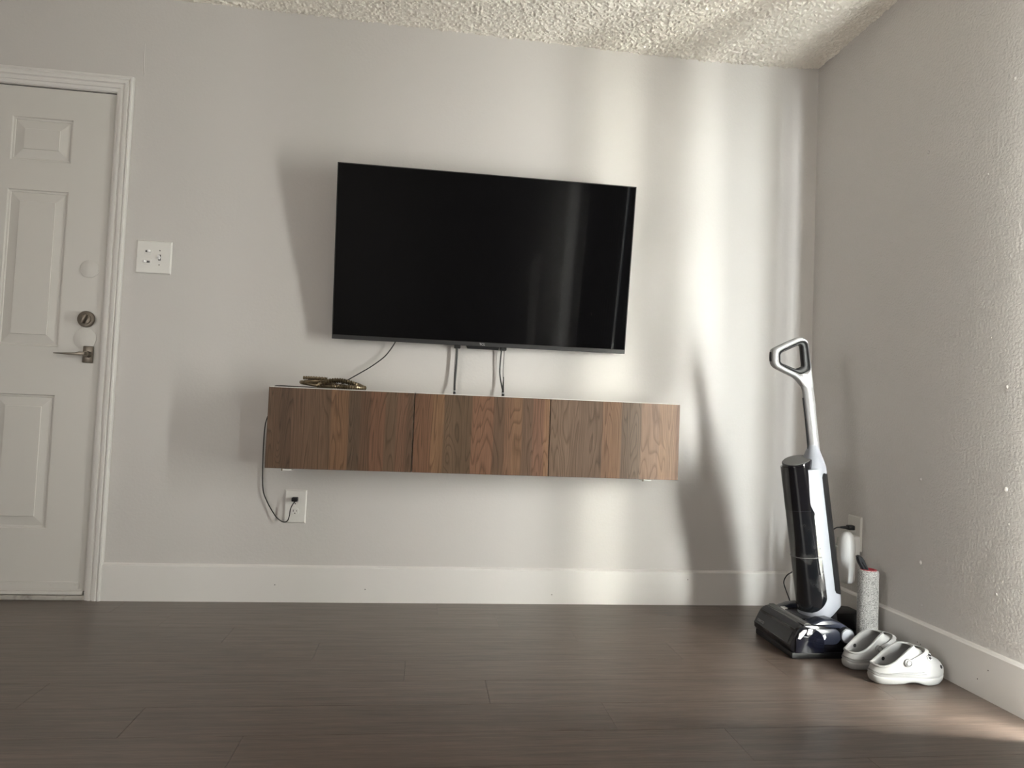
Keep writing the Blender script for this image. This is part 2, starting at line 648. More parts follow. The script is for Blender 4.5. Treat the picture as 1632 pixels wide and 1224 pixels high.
def ceiling():
    """popcorn ceiling: real relief where it is seen near the wall, plain slab beyond, sagging a few mm"""
    x0, x1, y0, y1 = -2.75, 0.0, -1.15, 0.0
    st = 0.0036
    nx, ny = int((x1 - x0) / st) + 1, int((y1 - y0) / st) + 1
    X = np.linspace(x0, x1, nx)
    Y = np.linspace(y0, y1, ny)

    def vnoise(cell):
        gx, gy = int((x1 - x0) / cell) + 3, int((y1 - y0) / cell) + 3
        g = np.random.rand(gy, gx)
        fx, fy = (X - x0) / cell, (Y - y0) / cell
        ix, iy = fx.astype(int), fy.astype(int)
        tx, ty = fx - ix, fy - iy
        tx, ty = tx * tx * (3 - 2 * tx), ty * ty * (3 - 2 * ty)
        a = g[np.ix_(iy, ix)] * (1 - tx) + g[np.ix_(iy, ix + 1)] * tx
        c = g[np.ix_(iy + 1, ix)] * (1 - tx) + g[np.ix_(iy + 1, ix + 1)] * tx
        return a * (1 - ty)[:, None] + c * ty[:, None]
    n = vnoise(0.0085)
    n2 = vnoise(0.015)
    hgt = np.clip((n - 0.42) * 2.4, 0, 1) * 0.0050 + np.clip((n2 - 0.45) * 2.2, 0, 1) * 0.0040
    XX, YY = np.meshgrid(X, Y)
    ZZ = H - hgt + CEIL(XX)
    co_ = np.stack([XX, YY, ZZ], -1).reshape(-1, 3)
    i = (np.arange(ny - 1)[:, None] * nx + np.arange(nx - 1)[None, :]).ravel()
    q = np.stack([i, i + nx, i + nx + 1, i + 1], -1)
    me = bpy.data.meshes.new('ceiling')
    # plain slabs around it
    ex = MB()
    ex.box((XL, YF, H + 0.001), (x0, 0, H + 0.05))
    ex.box((x0, YF, H + 0.001), (0.0, y0, H + 0.05))
    ex.box((x0, y0, H + 0.012), (0.0, 0, H + 0.05))
    k = len(co_)
    allv = np.concatenate([co_, np.array([tuple(v) for v in ex.v])])
    me.from_pydata(allv.tolist(), [], q.tolist() + [[j + k for j in f] for f in ex.f])
    me.materials.append(M['ceiling'])
    o = bpy.data.objects.new('ceiling', me)
    COL.objects.link(o)
    return struct(o)


def CEIL(x):
    return -0.010 * np.exp(-((x + 0.75) / 0.5) ** 2) + 0.010 * np.exp(-(x / 0.12) ** 2) + 0.006 * np.exp(-((x + 2.6) / 0.5) ** 2)


ceiling()

# floor: slab with separate vinyl planks laid along the back wall
b = MB().box((XL - 0.12, YF - 0.12, -0.10), (0.13, 0.12, -0.0045))
floor = struct(b.out('floor', mat('floor_underlay', (0.03, 0.027, 0.024, 1), 0.9)))
PITCH, PLEN, GAP = 0.1665, 1.217, 0.0005
joints = [-1.644, -1.415, -1.150, -0.830, -1.755, -1.513, -1.198, -0.911]
row = 0
y = -0.003
pmesh = {}
while y > YF + 0.02:
    yb = max(y - PITCH, YF)
    ja = joints[row] if row < len(joints) else -0.2 - random.random()
    xs = [0.0]
    x = ja
    while x < 0:
        x += PLEN
    x -= PLEN
    while x > XL:
        if xs[-1] - x > 0.05:
            xs.append(x)
        x -= PLEN
    xs.append(XL)
    for k in range(len(xs) - 1):
        xa, xb = xs[k + 1], xs[k]
        wx, wy = xb - xa, y - yb
        key = (round(wx, 3), round(wy, 4))
        if key not in pmesh:
            pb = MB().box((-wx / 2 + GAP, -wy / 2 + GAP, -0.0045), (wx / 2 - GAP, wy / 2 - GAP, 0.0))
            me = bpy.data.meshes.new('plank')
            me.from_pydata(pb.v, [], pb.f)
            pmesh[key] = me
        me = pmesh[key]
        mi = random.randrange(5)
        if not me.materials:
            me.materials.append(PLANKS[0])
        o = bpy.data.objects.new('plank', me)
        COL.objects.link(o)
        o.parent = floor
        o.location = ((xa + xb) / 2, (y + yb) / 2, 0)
        o.material_slots[0].link = 'OBJECT'
        o.material_slots[0].material = PLANKS[mi]
    y -= PITCH
    row += 1

# baseboards
prof = lambda s: [(0, 0), (-0.014, 0), (-0.014, 0.139), (-0.0095, 0.1435), (-0.004, 0.145), (0, 0.148)]
b = MB().prism([(p[0], p[1]) for p in prof(1)], 0, -2.963, 0.0)
bo = struct(b.out('baseboard_back', M['trim']))
for (x, z) in [(-1.94, 0.055), (-0.56, 0.11), (-1.16, 0.04), (-2.3, 0.07)]:
    MB().cyl((x, 0, z), 1, 0.0022, -0.0143, -0.012, 8).out('nail_dent', M['clogline'], bo)
b = MB().prism([(p[0], p[1]) for p in prof(1)], 1, WY0 + 0.002, -0.0145)
# top arris catches the light
br = struct(b.out('baseboard_right', M['trim']))
for (y_, z) in [(-0.72, 0.075), (-0.735, 0.072), (-0.98, 0.05), (-1.02, 0.09)]:
    MB().cyl((0, y_, z), 0, 0.002, -0.0143, -0.012, 8).out('nail_dent', M['clogline'], br)
b = MB().box((-0.014, YF, 0), (0, WY1, 0.145), 0.003)
struct(b.out('baseboard_right.001', M['trim']))

# ------------------------------------------------------------------ entrance door, casing, threshold
FY = 0.006     # door face


def frame_loop(x0, x1, z0, z1, ins, d):
    return [(x0 + ins, FY + d, z0 + ins), (x1 - ins, FY + d, z0 + ins), (x1 - ins, FY + d, z1 - ins), (x0 + ins, FY + d, z1 - ins)]


xr = (-3.413, -3.187)
xl = (-3.783, -3.557)
zr = [(1.731, 1.906), (0.990, 1.613), (0.274, 0.799)]
b = MB()
zb0 = 0.034
vs_x = [DX0, xl[0], xl[1], xr[0], xr[1], DX1]
b.box((DX0, FY, zb0), (xl[0], 0.05, DZ))
b.box((xl[1], FY, zb0), (xr[0], 0.05, DZ))
b.box((xr[1], FY, zb0), (DX1, 0.05, DZ))
for xx in (xl, xr):
    for z0, z1 in ((zb0, 0.274), (0.799, 0.990), (1.613, 1.731), (1.906, DZ)):
        b.box((xx[0], FY, z0), (xx[1], 0.05, z1))
door = struct(b.out('door_1', M['door']))
for xx in (xl, xr):
    for z0, z1 in zr:
        pb = MB()
        loops = [frame_loop(xx[0], xx[1], z0, z1, i, d) for i, d in
                 ((0, 0), (0.003, 0.006), (0.009, 0.0065), (0.011, 0.009), (0.046, 0.003), (0.0475, 0.0005), (0.049, 0.0005))]
        pb.loft(loops, False, True)
        pb.out('raised_panel', M['door'], door)
# round blank plates, deadbolt, lever
MB().cyl((-3.088, 0, 1.310), 1, 0.0355, FY, FY - 0.0035, 40, 0.001).cyl((-3.088, 0, 1.3085), 1, 0.002, FY - .003, FY - 0.0042, 8).out('cover_plate', M['door'], door, True)
MB().cyl((-3.088, 0, 1.030), 1, 0.0425, FY, FY - 0.0028, 40, 0.001).out('cover_plate', M['door'], door, True)
db = MB().cyl((-3.0855, 0, 1.107), 1, 0.0325, FY, FY - 0.014, 40, 0.004).cyl((-3.0855, 0, 1.107), 1, 0.0215, FY - 0.013, FY - 0.0185, 32, 0.0015).out('deadbolt', M['nickel'], door, True)
MB().box((-3.0855 - 0.0055, FY - 0.034, 1.107 - 0.019), (-3.0855 + 0.0055, FY - 0.017, 1.107 + 0.019), 0.003, 2,
         Matrix.Rotation(math.radians(22), 3, 'Y')).out('thumb_turn', M['nickel'], db, True)
rose = MB().box((-3.0865 - 0.004, FY - 0.009, 0.9665 - 0.0335), (-3.052, FY, 0.9665 + 0.0335), 0.003, 2)
rose.cyl((-3.069, 0, 0.967), 1, 0.013, FY - 0.008, FY - 0.034, 24, 0.002)
rose = rose.out('handle_rose', M['nickel'], door, True)
MB().prism([(-3.063, 0.961), (-3.063, 0.974), (-3.085, 0.974), (-3.100, 0.970), (-3.178, 0.9665), (-3.178, 0.9625), (-3.09, 0.960)], 1, FY - 0.052, FY - 0.032, 0.0015).out('lever', M['nickel'], rose, True)
# door sweep along the bottom edge
sw = MB().box((DX0 + 0.01, FY - 0.004, 0.040), (DX1 - 0.024, FY, 0.070), 0.0015, 1)
sw.box((DX0, FY - 0.010, 0.020), (DX1 - 0.006, FY + 0.004, 0.034), 0.002, 1)
sw = sw.out('door_sweep', M['door'], door)
for x in (-3.06, -3.15, -3.30, -3.45, -3.6, -3.75):
    MB().cyl((x, 0, 0.058), 1, 0.005, FY - 0.004, FY - 0.007, 12, 0.001).out('screw', M['door'], sw, True)

# casing: stepped profile, mitred
def casing():
    # profile across the width (distance from the opening, protrusion)
    pr = [(0.0, 0.0), (0.0, -0.006), (0.006, -0.008), (0.013, -0.008), (0.015, -0.013), (0.024, -0.0135), (0.026, -0.010),
          (0.031, -0.0105), (0.034, -0.0165), (0.046, -0.018), (0.050, -0.014), (0.055, -0.020), (0.061, -0.019), (0.064, -0.014), (0.064, 0.0)]
    xo, zt = DX1 + 0.002, DZ + 0.007
    xi = DX0 - 0.002
    rings = []
    for corner in ((xo, 0.0, 1, 0), (xo, zt, 1, 1), (xi, zt, -1, 1), (xi, 0.0, -1, 0)):
        rings.append([(corner[0] + corner[2] * d, y_, corner[1] + corner[3] * d) for d, y_ in pr])
    return MB().loft(rings, True, True)


struct(casing().out('trim_1', M['trim']))
b = MB()
b.box((DX1 + 0.003, 0.012, 0), (DX1 + 0.009, 0.12, DZ + 0.01))
b.box((DX0 - 0.009, 0.012, 0), (DX0 - 0.003, 0.12, DZ + 0.01))
b.box((DX0 - 0.009, 0.012, DZ + 0.004), (DX1 + 0.009, 0.12, DZ + 0.014))
b.box((DX0 - 0.009, 0.055, 0), (DX1 + 0.009, 0.12, DZ + 0.01))
struct(b.out('trim_2', M['dark']))
b = MB().box((DX0 - 0.002, -0.012, 0.0), (DX1 + 0.002, 0.05, 0.018), 0.003, 1)
struct(b.out('trim_3', mat('worn_threshold', (0.42, 0.40, 0.37, 1), 0.6, var=(30, (0.2, 0.18, 0.16, 1), 0.5, 0.75))))

# ------------------------------------------------------------------ patio door (right wall, just outside the frame) and curtain
b = MB()
b.box((0.02, WY0 - 0.03, WZ0), (0.08, WY0, WZ1), 0.003, 1)
b.box((0.02, WY1, WZ0), (0.08, WY1 + 0.03, WZ1), 0.003, 1)
b.box((0.02, WY1, WZ0), (0.08, WY0, WZ0 + 0.035), 0.003, 1)
b.box((0.02, WY1, WZ1 - 0.035), (0.08, WY0, WZ1), 0.003, 1)
b.box((0.025, -2.99, WZ0), (0.078, -2.94, WZ1), 0.003, 1)
wf = struct(b.out('window_1', M['alu']))
MB().box((0.064, -2.95, WZ0 + 0.03), (0.069, WY0 - 0.03, WZ1 - 0.03)).out('pane', M['glass'], wf)
MB().box((0.040, WY1 + 0.03, WZ0 + 0.03), (0.045, -2.98, WZ1 - 0.03)).out('pane', M['glass'], wf)
MB().box((0.005, -2.975, 0.95), (0.028, -2.955, 1.15), 0.005).out('pull_handle', M['black'], wf)
b = MB().box((0.14, -9.0, -0.25), (5.5, 2.5, -0.06))
struct(b.out('patio_ground', M['patio']))

for CY0, CY1, where in ((-1.285, -3.13, 'nearer the television wall'), (-3.19, -4.68, 'nearer the wall behind the camera')):
    cur = thing('curtain', 'grey curtain panel across the patio door, the one ' + where, 'curtain', (-0.1, (CY0 + CY1) / 2, 0))
    rings = []
    n = 240
    for zz in (0.02, 0.6, 1.2, 1.8, 2.137):
        fr_, bk = [], []
        for i in range(n + 1):
            t = i / n
            y_ = CY0 + (CY1 - CY0) * t
            x_ = -0.095 + 0.007 * math.sin(t * 2 * math.pi * 17) * min(1, t * 20)
            fr_.append((x_ - 0.002, y_, zz))
            bk.append((x_ + 0.002, y_, zz))
        rings.append(fr_ + bk[::-1])
    MB().loft(rings).out('fabric', M['curtain'], cur, True)
rod = thing('curtain_rail', 'black rod carrying the grey curtain panels along the right wall', 'curtain rod', (-0.095, -3.0, 2.15))
MB().cyl((-0.095, 0, 2.15), 1, 0.012, -1.20, -4.78, 16).out('rod', M['black'], rod, True)
for y_ in (-1.22, -4.75):
    MB().box((-0.10, y_ - 0.008, 2.142), (0.0, y_ + 0.008, 2.158)).out('rod_bracket', M['black'], rod)

# ------------------------------------------------------------------ television
TV_L = Vector((0, -0.062, 1.076))
TV_T = Vector((0, -0.155, 1.773))
tv = thing('television', 'large black flat screen television tilted forward on the wall above the walnut cabinets', 'television', (-1.506, -0.06, 1.076))
up = (TV_T - TV_L).normalized()
nrm = Vector((1, 0, 0)).cross(up).normalized()     # towards the room (-Y)
if nrm.y > 0:
    nrm = -nrm
W2, HT = 0.614, (TV_T - TV_L).length
Mx = Matrix((Vector((1, 0, 0)), -nrm, up)).transposed().to_4x4()
Mx.translation = Vector((-1.506, TV_L.y, TV_L.z))
XF[0] = Mx      # local: x right, y into the wall, z up the screen
MB().box((-W2, 0.0005, 0.0), (W2, 0.011, HT), 0.001, 1).out('bezel_frame', M['bezel'], tv)
MB().box((-W2 + 0.004, 0.0, 0.018), (W2 - 0.004, 0.004, HT - 0.004)).out('screen', M['screen'], tv)
MB().box((-W2 + 0.001, -0.0012, 0.0005), (W2 - 0.001, 0.004, 0.0165), 0.0008, 1).out('bottom_bezel', M['chin'], tv)
MB().prism([(0.011, 0.03), (0.030, 0.045), (0.038, 0.10), (0.038, 0.38), (0.026, 0.43), (0.011, 0.45)], 0, -0.50, 0.50).out('rear_housing', M['black'], tv)
text_mesh('logo', 'TCL', 0.0135, (0.0, -0.0018, 0.0085), (1, 0, 0), (0, 0, 1), M['tv_mark'], tv, 0.0004)
MB().prism([(-0.066, 0.0), (0.072, 0.0), (0.070, -0.012), (-0.060, -0.012)], 1, 0.001, 0.014, 0.001, 1).out('sensor_bar', M['black'], tv)
XF[0] = Matrix.Identity(4)
mnt = MB().box((-1.72, -0.018, 1.24), (-1.29, 0.0, 1.58), 0.002, 1)
mnt.box((-1.645, -0.05, 1.20), (-1.615, -0.016, 1.60)).box((-1.40, -0.05, 1.20), (-1.37, -0.016, 1.60))
for xx in (-1.609, -1.417):
    pass
mnt.out('wall_mount', M['black'], tv)
# release cords of the tilting mount, hanging to the cabinet top
for k, (xt, xb) in enumerate(((-1.607, -1.611), (-1.413, -1.407))):
    cb = MB().box((xt - 0.013, -0.045, 1.066), (xt + 0.013, -0.012, 1.082), 0.002, 1)
    if k == 0:
        cb.tube([(xt, -0.028, 1.07), (xt - 0.001, -0.026, 1.0), (xb, -0.03, 0.92), (xb, -0.04, 0.885)], 0.0048, 8)
        cb.tube([(xt - 0.006, -0.028, 1.07), (xt - 0.008, -0.02, 1.0), (xb - 0.004, -0.03, 0.90)], 0.001, 6)
    else:
        cb.tube([(xt - 0.007, -0.028, 1.07), (xt - 0.010, -0.022, 0.98), (xb - 0.007, -0.03, 0.92), (xb - 0.001, -0.04, 0.895)], 0.0030, 8)
        cb.tube([(xt + 0.005, -0.028, 1.07), (xt + 0.004, -0.026, 0.98), (xb + 0.001, -0.03, 0.93)], 0.0012, 8)
        cb.tube([(xb + 0.001, -0.03, 0.955), (xb, -0.032, 0.925), (xb - 0.001, -0.04, 0.887)], lambda t: 0.0012 + 0.004 * t, 8)
    pc = cb.out('pull_cord', M['rubber'], tv, True)
    MB().cyl((xb, -0.04, 0), 2, 0.0058, 0.8708, 0.884, 12, 0.0015).out('cord_end', M['greyblack'], pc, True)
    MB().cyl((xb, -0.04, 0), 2, 0.0045, 0.884, 0.887, 12).out('cord_ring', M['tv_mark'], pc, True)

# ------------------------------------------------------------------ three wall cabinets
k_ = 1.08


def br_(c):
    return tuple(min(255, (v * 0.58 + m_ * 0.42) * k_) for v, m_ in zip(c, (98, 78, 63)))


S1 = [(0, (84, 64, 48)), (.09, (70, 53, 40)), (.165, (92, 71, 55)), (.27, (97, 76, 59)), (.40, (88, 70, 54)), (.43, (124, 92, 66)), (.55, (75, 63, 51)),
      (.63, (84, 62, 48)), (.70, (112, 78, 60)), (.80, (92, 74, 59)), (.88, (108, 78, 62)), (.95, (84, 65, 52))]
S2 = [(0, (110, 77, 58)), (.13, (130, 98, 71)), (.215, (90, 74, 58)), (.30, (80, 66, 51)), (.42, (118, 84, 65)), (.58, (84, 66, 53)), (.66, (110, 82, 64)), (.72, (122, 92, 69)),
      (.79, (90, 72, 60)), (.87, (112, 81, 66)), (.955, (132, 99, 74))]
S3 = [(0, (100, 84, 71)), (.15, (94, 78, 66)), (.40, (126, 96, 76)), (.46, (132, 101, 79)), (.545, (92, 80, 71)), (.70, (128, 102, 86)), (.84, (140, 110, 87)), (.97, (118, 88, 70))]  # strip tones keep some light falloff in the colour, paler towards the corner
edges = [-2.3265, -1.7715, -1.2305, -0.6885]
descr = ['left walnut-fronted wall cabinet under the television, with the coiled metal hose on top',
         'middle walnut-fronted wall cabinet, between the other two under the television',
         'right walnut-fronted wall cabinet, the one nearest the corner with the vacuum']
for i in range(3):
    a, c = edges[i], edges[i + 1]
    cab = thing('wall_cabinet', descr[i], 'cabinet', ((a + c) / 2, -0.1, 0.556), 'walnut cabinets in a row on the back wall')
    g0 = 0.0005
    cb = MB()
    x0, x1 = a + g0, c - g0
    zt, zb = 0.8695, 0.5545
    if i == 2:
        x1 += 0.002
    cb.box((x0, -0.181, zt - 0.016), (x1, 0, zt), 0.0006, 1).box((x0, -0.181, zb), (x1, 0, zb + 0.016), 0.0006, 1)
    cb.box((x0, -0.181, zb + 0.0159), (x0 + 0.016, 0, zt - 0.0159)).box((x1 - 0.016, -0.181, zb + 0.0159), (x1, 0, zt - 0.0159))
    cb.box((x0 + 0.0159, -0.006, zb + 0.0159), (x1 - 0.0159, 0, zt - 0.0159))
    cb.out('body', M['carcass'], cab)
    wm = wood_material('walnut_veneer_%d' % i, a, c, [(p, br_(q)) for p, q in (S1, S2, S3)[i]], i + 1)
    MB().box((a + 0.0018, -0.200, 0.5565), (c - 0.0018, -0.1815, 0.8655), 0.0007, 1).out('door', wm, cab)
    if i != 1:
        xx = -2.244 if i == 0 else -0.820
        tb = MB().box((xx - 0.019, -0.198, 0.549), (xx + 0.019, -0.14, 0.5545), 0.001, 1)
        tb = tb.out('bracket_tab', M['carcass'], cab)
        MB().cyl((xx - 0.017, -0.198, 0), 2, 0.003, 0.5475, 0.5565, 10).out('screw', M['nickel'], tb, True)

# ------------------------------------------------------------------ coiled metal hose on the left cabinet
zc = 0.8695
hose = thing('metal_hose', 'coiled bronze ribbed metal hose lying on top of the left cabinet', 'hose', (-2.10, -0.13, zc))


def rib(r0, n, amp=0.13):
    return lambda t: r0 * (1 + amp * math.sin(t * n * 2 * math.pi))


cx, cy = -2.135, -0.125
pts = []
for k in range(15):          # smooth lower loop
    a = k / 15 * 2 * math.pi
    pts.append((cx + 0.083 * math.cos(a), cy + 0.050 * math.sin(a), zc + 0.0095 + (0.012 if math.cos(a) < 0 else 0.004) * abs(math.cos(a)) * (1 if math.sin(a) > -2 else 0)))
MB().tube([Vector(p) for p in pts], 0.0085, 10, True, True).out('smooth_loop', M['bronze'], hose, True)
pts = [(-2.150, -0.182, zc + 0.010), (-2.128, -0.184, zc + 0.020), (-2.100, -0.180, zc + 0.030), (-2.065, -0.172, zc + 0.033), (-2.030, -0.160, zc + 0.028),
       (-1.998, -0.145, zc + 0.018), (-1.982, -0.120, zc + 0.010), (-1.992, -0.085, zc + 0.009), (-2.03, -0.06, zc + 0.009), (-2.08, -0.055, zc + 0.012), (-2.12, -0.06, zc + 0.03)]


def ribbed(points, r0, name, ribs):
    b_ = MB()
    P = catmull([Vector(p) for p in points], 10)
    fine = []
    # resample so that ribs show
    Ls = [0]
    for i in range(1, len(P)):
        Ls.append(Ls[-1] + (P[i] - P[i - 1]).length)
    N_ = ribs * 4
    j = 0
    for i in range(N_ + 1):
        s = Ls[-1] * i / N_
        while j < len(P) - 2 and Ls[j + 1] < s:
            j += 1
        t = (s - Ls[j]) / max(Ls[j + 1] - Ls[j], 1e-9)
        fine.append(P[j].lerp(P[j + 1], t))
    b_.tube(fine, lambda t: r0 * (1.0 + 0.16 * (1 if int(round(t * N_)) % 4 < 2 else -1)), 10, False)
    return b_.out(name, M['bronze'], hose, True, 30)


ribbed(pts, 0.0092, 'ribbed_loop', 42)
ribbed([(-2.09, -0.178, zc + 0.010), (-2.05, -0.183, zc + 0.009), (-2.015, -0.178, zc + 0.009), (-1.985, -0.160, zc + 0.009), (-1.972, -0.14, zc + 0.009)], 0.0085, 'ribbed_end', 15)
ribbed([(-2.205, -0.16, zc + 0.0385), (-2.16, -0.175, zc + 0.0385), (-2.115, -0.165, zc + 0.038)], 0.0060, 'threaded_coupling', 9)
MB().tube([(-2.20, -0.155, zc + 0.022), (-2.16, -0.17, zc + 0.026), (-2.11, -0.165, zc + 0.028)], 0.0085, 10).out('upper_loop', M['bronze'], hose, True)

# ------------------------------------------------------------------ television power cable down to the left outlet
pw = thing('power_cable', 'thin black power cable from the television, over the left cabinet, down to the outlet', 'cable', (-2.35, -0.02, 0.32))
r = 0.0024
MB().tube([(-1.862, -0.035, 1.10), (-1.866, -0.030, 1.078), (-1.885, -0.026, 1.045), (-1.911, -0.022, 1.012), (-1.96, -0.02, 0.972), (-2.00, -0.022, 0.945), (-2.05, -0.03, 0.912),
           (-2.09, -0.035, 0.885), (-2.15, -0.05, zc + 0.0035), (-2.20, -0.10, zc + 0.0032), (-2.26, -0.125, zc + 0.0032), (-2.305, -0.11, zc + 0.0035),
           (-2.330, -0.085, zc - 0.002), (-2.334, -0.06, 0.83), (-2.345, -0.04, 0.78), (-2.366, -0.02, 0.738), (-2.374, -0.012, 0.69), (-2.375, -0.01, 0.60), (-2.372, -0.01, 0.504),
           (-2.366, -0.01, 0.445), (-2.348, -0.012, 0.403), (-2.325, -0.014, 0.365), (-2.305, -0.018, 0.340), (-2.280, -0.022, 0.325), (-2.262, -0.028, 0.330),
           (-2.254, -0.032, 0.352), (-2.251, -0.034, 0.378), (-2.243, -0.034, 0.398), (-2.232, -0.03, 0.412)], r, 8).out('cord', M['rubber'], pw, True)
MB().box((-2.2495, -0.036, 0.4085), (-2.2265, -0.0065, 0.425), 0.003, 2).out('plug', M['black'], pw, True)

# ------------------------------------------------------------------ wall plates (local: x right, y out of the wall is -y, z up)
def plate_body(w, h, name, parent, d=0.0065):
    bv = 0.0045
    rings = [[(sx * w / 2, 0, sz * h / 2) for sx, sz in ((-1, -1), (1, -1), (1, 1), (-1, 1))],
             [(sx * w / 2, -0.0015, sz * h / 2) for sx, sz in ((-1, -1), (1, -1), (1, 1), (-1, 1))],
             [(sx * (w / 2 - bv), -d, sz * (h / 2 - bv)) for sx, sz in ((-1, -1), (1, -1), (1, 1), (-1, 1))]]
    return MB().loft(rings).out(name, M['plate'], parent)


def receptacle(zc_, parent, d=0.0065):
    poly = []
    for k in range(28):
        a = 2 * math.pi * k / 28
        poly.append((0.0165 * math.cos(a) if abs(math.cos(a)) < 0.93 else math.copysign(0.0152, math.cos(a)), zc_ + max(-0.0135, min(0.0135, 0.0165 * math.sin(a)))))
    MB().prism(poly, 1, -d - 0.0022, -d + 0.001, 0.0005, 1).out('receptacle', M['plate'], parent)
    s = MB().box((-0.0078, -d - 0.0026, zc_ - 0.002), (-0.0056, -d - 0.0015, zc_ + 0.0065))
    s.box((0.0056, -d - 0.0026, zc_ - 0.001), (0.0074, -d - 0.0015, zc_ + 0.0055))
    s.cyl((0, 0, zc_ - 0.0075), 1, 0.0024, -d - 0.0015, -d - 0.0026, 12)
    s.out('socket_slot', M['dark'], parent)


def wall_outlet(mx, label, loc):
    t = thing('wall_outlet', label, 'outlet', loc)
    XF[0] = mx
    plate_body(0.087, 0.136, 'face_plate', t)
    receptacle(0.0195, t)
    receptacle(-0.0195, t)
    MB().cyl((0, 0, 0), 1, 0.003, -0.006, -0.0078, 12, 0.0006).out('screw', M['plate'], t, True)
    XF[0] = Matrix.Identity(4)


wall_outlet(Matrix.Translation((-2.2375, 0, 0.3855)), 'white wall outlet below the left cabinet with a small black plug in its top socket', (-2.2375, 0, 0.3855))
Rz = Matrix.Rotation(math.radians(-90), 4, 'Z')     # local -y -> world -x
wall_outlet(Matrix.Translation((0, -0.3435, 0.3815)) @ Rz, 'white wall outlet low on the right wall behind the vacuum', (0, -0.3435, 0.3815))

sp = thing('light_switch', 'square white switch plate with three toggles beside the entrance door', 'switch', (-2.8445, 0, 1.372))
XF[0] = Matrix.Translation((-2.8445, 0, 1.372))
plate_body(0.136, 0.134, 'face_plate', sp)
for zc_, tl in ((0.0225, 0.5), (-0.020, -0.6)):       # two small toggles lying sideways
    poly = []
    for k in range(24):
        a = 2 * math.pi * k / 24
        poly.append((-0.0225 + 0.0165 * math.cos(a) * (1 if abs(math.cos(a)) < 0.8 else 0.95), zc_ + max(-0.012, min(0.012, 0.0165 * math.sin(a)))))
    MB().prism(poly, 1, -0.0078, -0.006, 0.0005, 1).out('toggle_bezel', M['plate'], sp)
    MB().box((-0.0325, -0.0082, zc_ - 0.0042), (-0.0135, -0.0074, zc_ + 0.0042)).out('toggle_slot', M['clogline'], sp)
    dx = 0.006 if tl > 0 else -0.008
    MB().box((-0.0225 + dx - 0.006, -0.020, zc_ - 0.0040), (-0.0225 + dx + 0.004, -0.007, zc_ + 0.0040), 0.0012, 2,
             Matrix.Rotation(math.radians(30 * (1 if tl > 0 else -1)), 3, 'Z')).out('toggle', M['white'], sp, True)
MB().box((0.0175, -0.0072, -0.012), (0.0275, -0.006, 0.012)).out('toggle_slot', M['clogline'], sp)
MB().box((0.0185, -0.022, -0.0055), (0.0265, -0.006, 0.0065), 0.0015, 2, Matrix.Rotation(math.radians(-35), 3, 'X')).out('toggle', M['white'], sp, True)
for zz in (0.028, -0.030):
    MB().cyl((0.0225, 0, zz), 1, 0.0025, -0.0060, -0.0074, 10).out('screw', M['clogline'], sp, True)
XF[0] = Matrix.Identity(4)

# ------------------------------------------------------------------ cordless floor washer
VY = -0.525
vac = thing('vacuum_cleaner', 'upright black and silver wet-dry floor cleaner standing parked in the corner', 'vacuum cleaner', (-0.28, VY, 0.02))
# --- floor head (its long front faces left)
HY0, HY1 = -0.668, -0.400
head_poly = [(-0.438, 0.022), (-0.446, 0.032), (-0.447, 0.048), (-0.424, 0.094), (-0.412, 0.106), (-0.395, 0.112), (-0.335, 0.113), (-0.300, 0.104), (-0.26, 0.086), (-0.205, 0.072), (-0.180, 0.060), (-0.180, 0.022)]
hd = MB().prism(head_poly, 1, HY0 + 0.004, HY1, 0.003).out('floor_head', M['gloss'], vac, True)


def slope(p0, p1, t0, t1, off, thick, y0, y1):
    a, c = Vector((p0[0], 0, p0[1])), Vector((p1[0], 0, p1[1]))
    d = (c - a)
    nn = Vector((-d.z, 0, d.x)).normalized()
    A, B = a + d * t0 + nn * off, a + d * t1 + nn * off
    A2, B2 = A - nn * thick, B - nn * thick
    return MB().prism([(A.x, A.z), (B.x, B.z), (B2.x, B2.z), (A2.x, A2.z)], 1, y0, y1)


slope((-0.447, 0.048), (-0.424, 0.094), 0.02, 0.86, 0.0025, 0.006, HY0 + 0.022, HY1 - 0.006).out('front_panel', M['greyblack'], hd)
slope((-0.424, 0.096), (-0.396, 0.1125), 0.05, 0.80, 0.0025, 0.006, HY0 + 0.016, HY1 - 0.006).out('upper_panel', M['greyblack'], hd)
MB().prism([(-0.396, 0.110), (-0.388, 0.1175), (-0.372, 0.1175), (-0.362, 0.110)], 1, HY0 + 0.012, HY1 - 0.004, 0.001, 1).out('top_ridge', M['captop'], hd)
d_ = Vector((-0.424 + 0.447, 0, 0.046)).normalized()
text_mesh('lettering', 'TINECO', 0.013, (-0.4425 - 0.0012, HY1 - 0.045, 0.0625), (0, -1, 0), d_, M['grey_mark'], hd, 0.0004, 1.1)
# transparent end cap showing the roller
cc = (-0.388, 0, 0.062)
capo = []
for k in range(25):
    a = math.pi * k / 24
    capo.append((-0.377 - 0.052 * math.cos(a) * -1, 0.058 + 0.046 * math.sin(a)))
capo = [(-0.325, 0.020)] + capo + [(-0.429, 0.020)]
MB().prism(capo, 1, HY0 - 0.004, HY0 + 0.006, 0.003).out('end_cap', mat('smoked_end_cap', (0.006, 0.007, 0.014, 1), 0.06, coat=0.5), hd, True)
MB().prism([(-0.424, 0.070), (-0.418, 0.088), (-0.404, 0.099), (-0.392, 0.101), (-0.392, 0.095), (-0.402, 0.082), (-0.415, 0.068)], 1, HY0 - 0.0055, HY0, 0.001).out('roller_end', M['white'], hd, True)
MB().prism([(-0.386, 0.101), (-0.378, 0.102), (-0.374, 0.096), (-0.377, 0.090), (-0.388, 0.082), (-0.392, 0.086)], 1, HY0 - 0.0055, HY0, 0.001).out('roller_end', M['white'], hd, True)
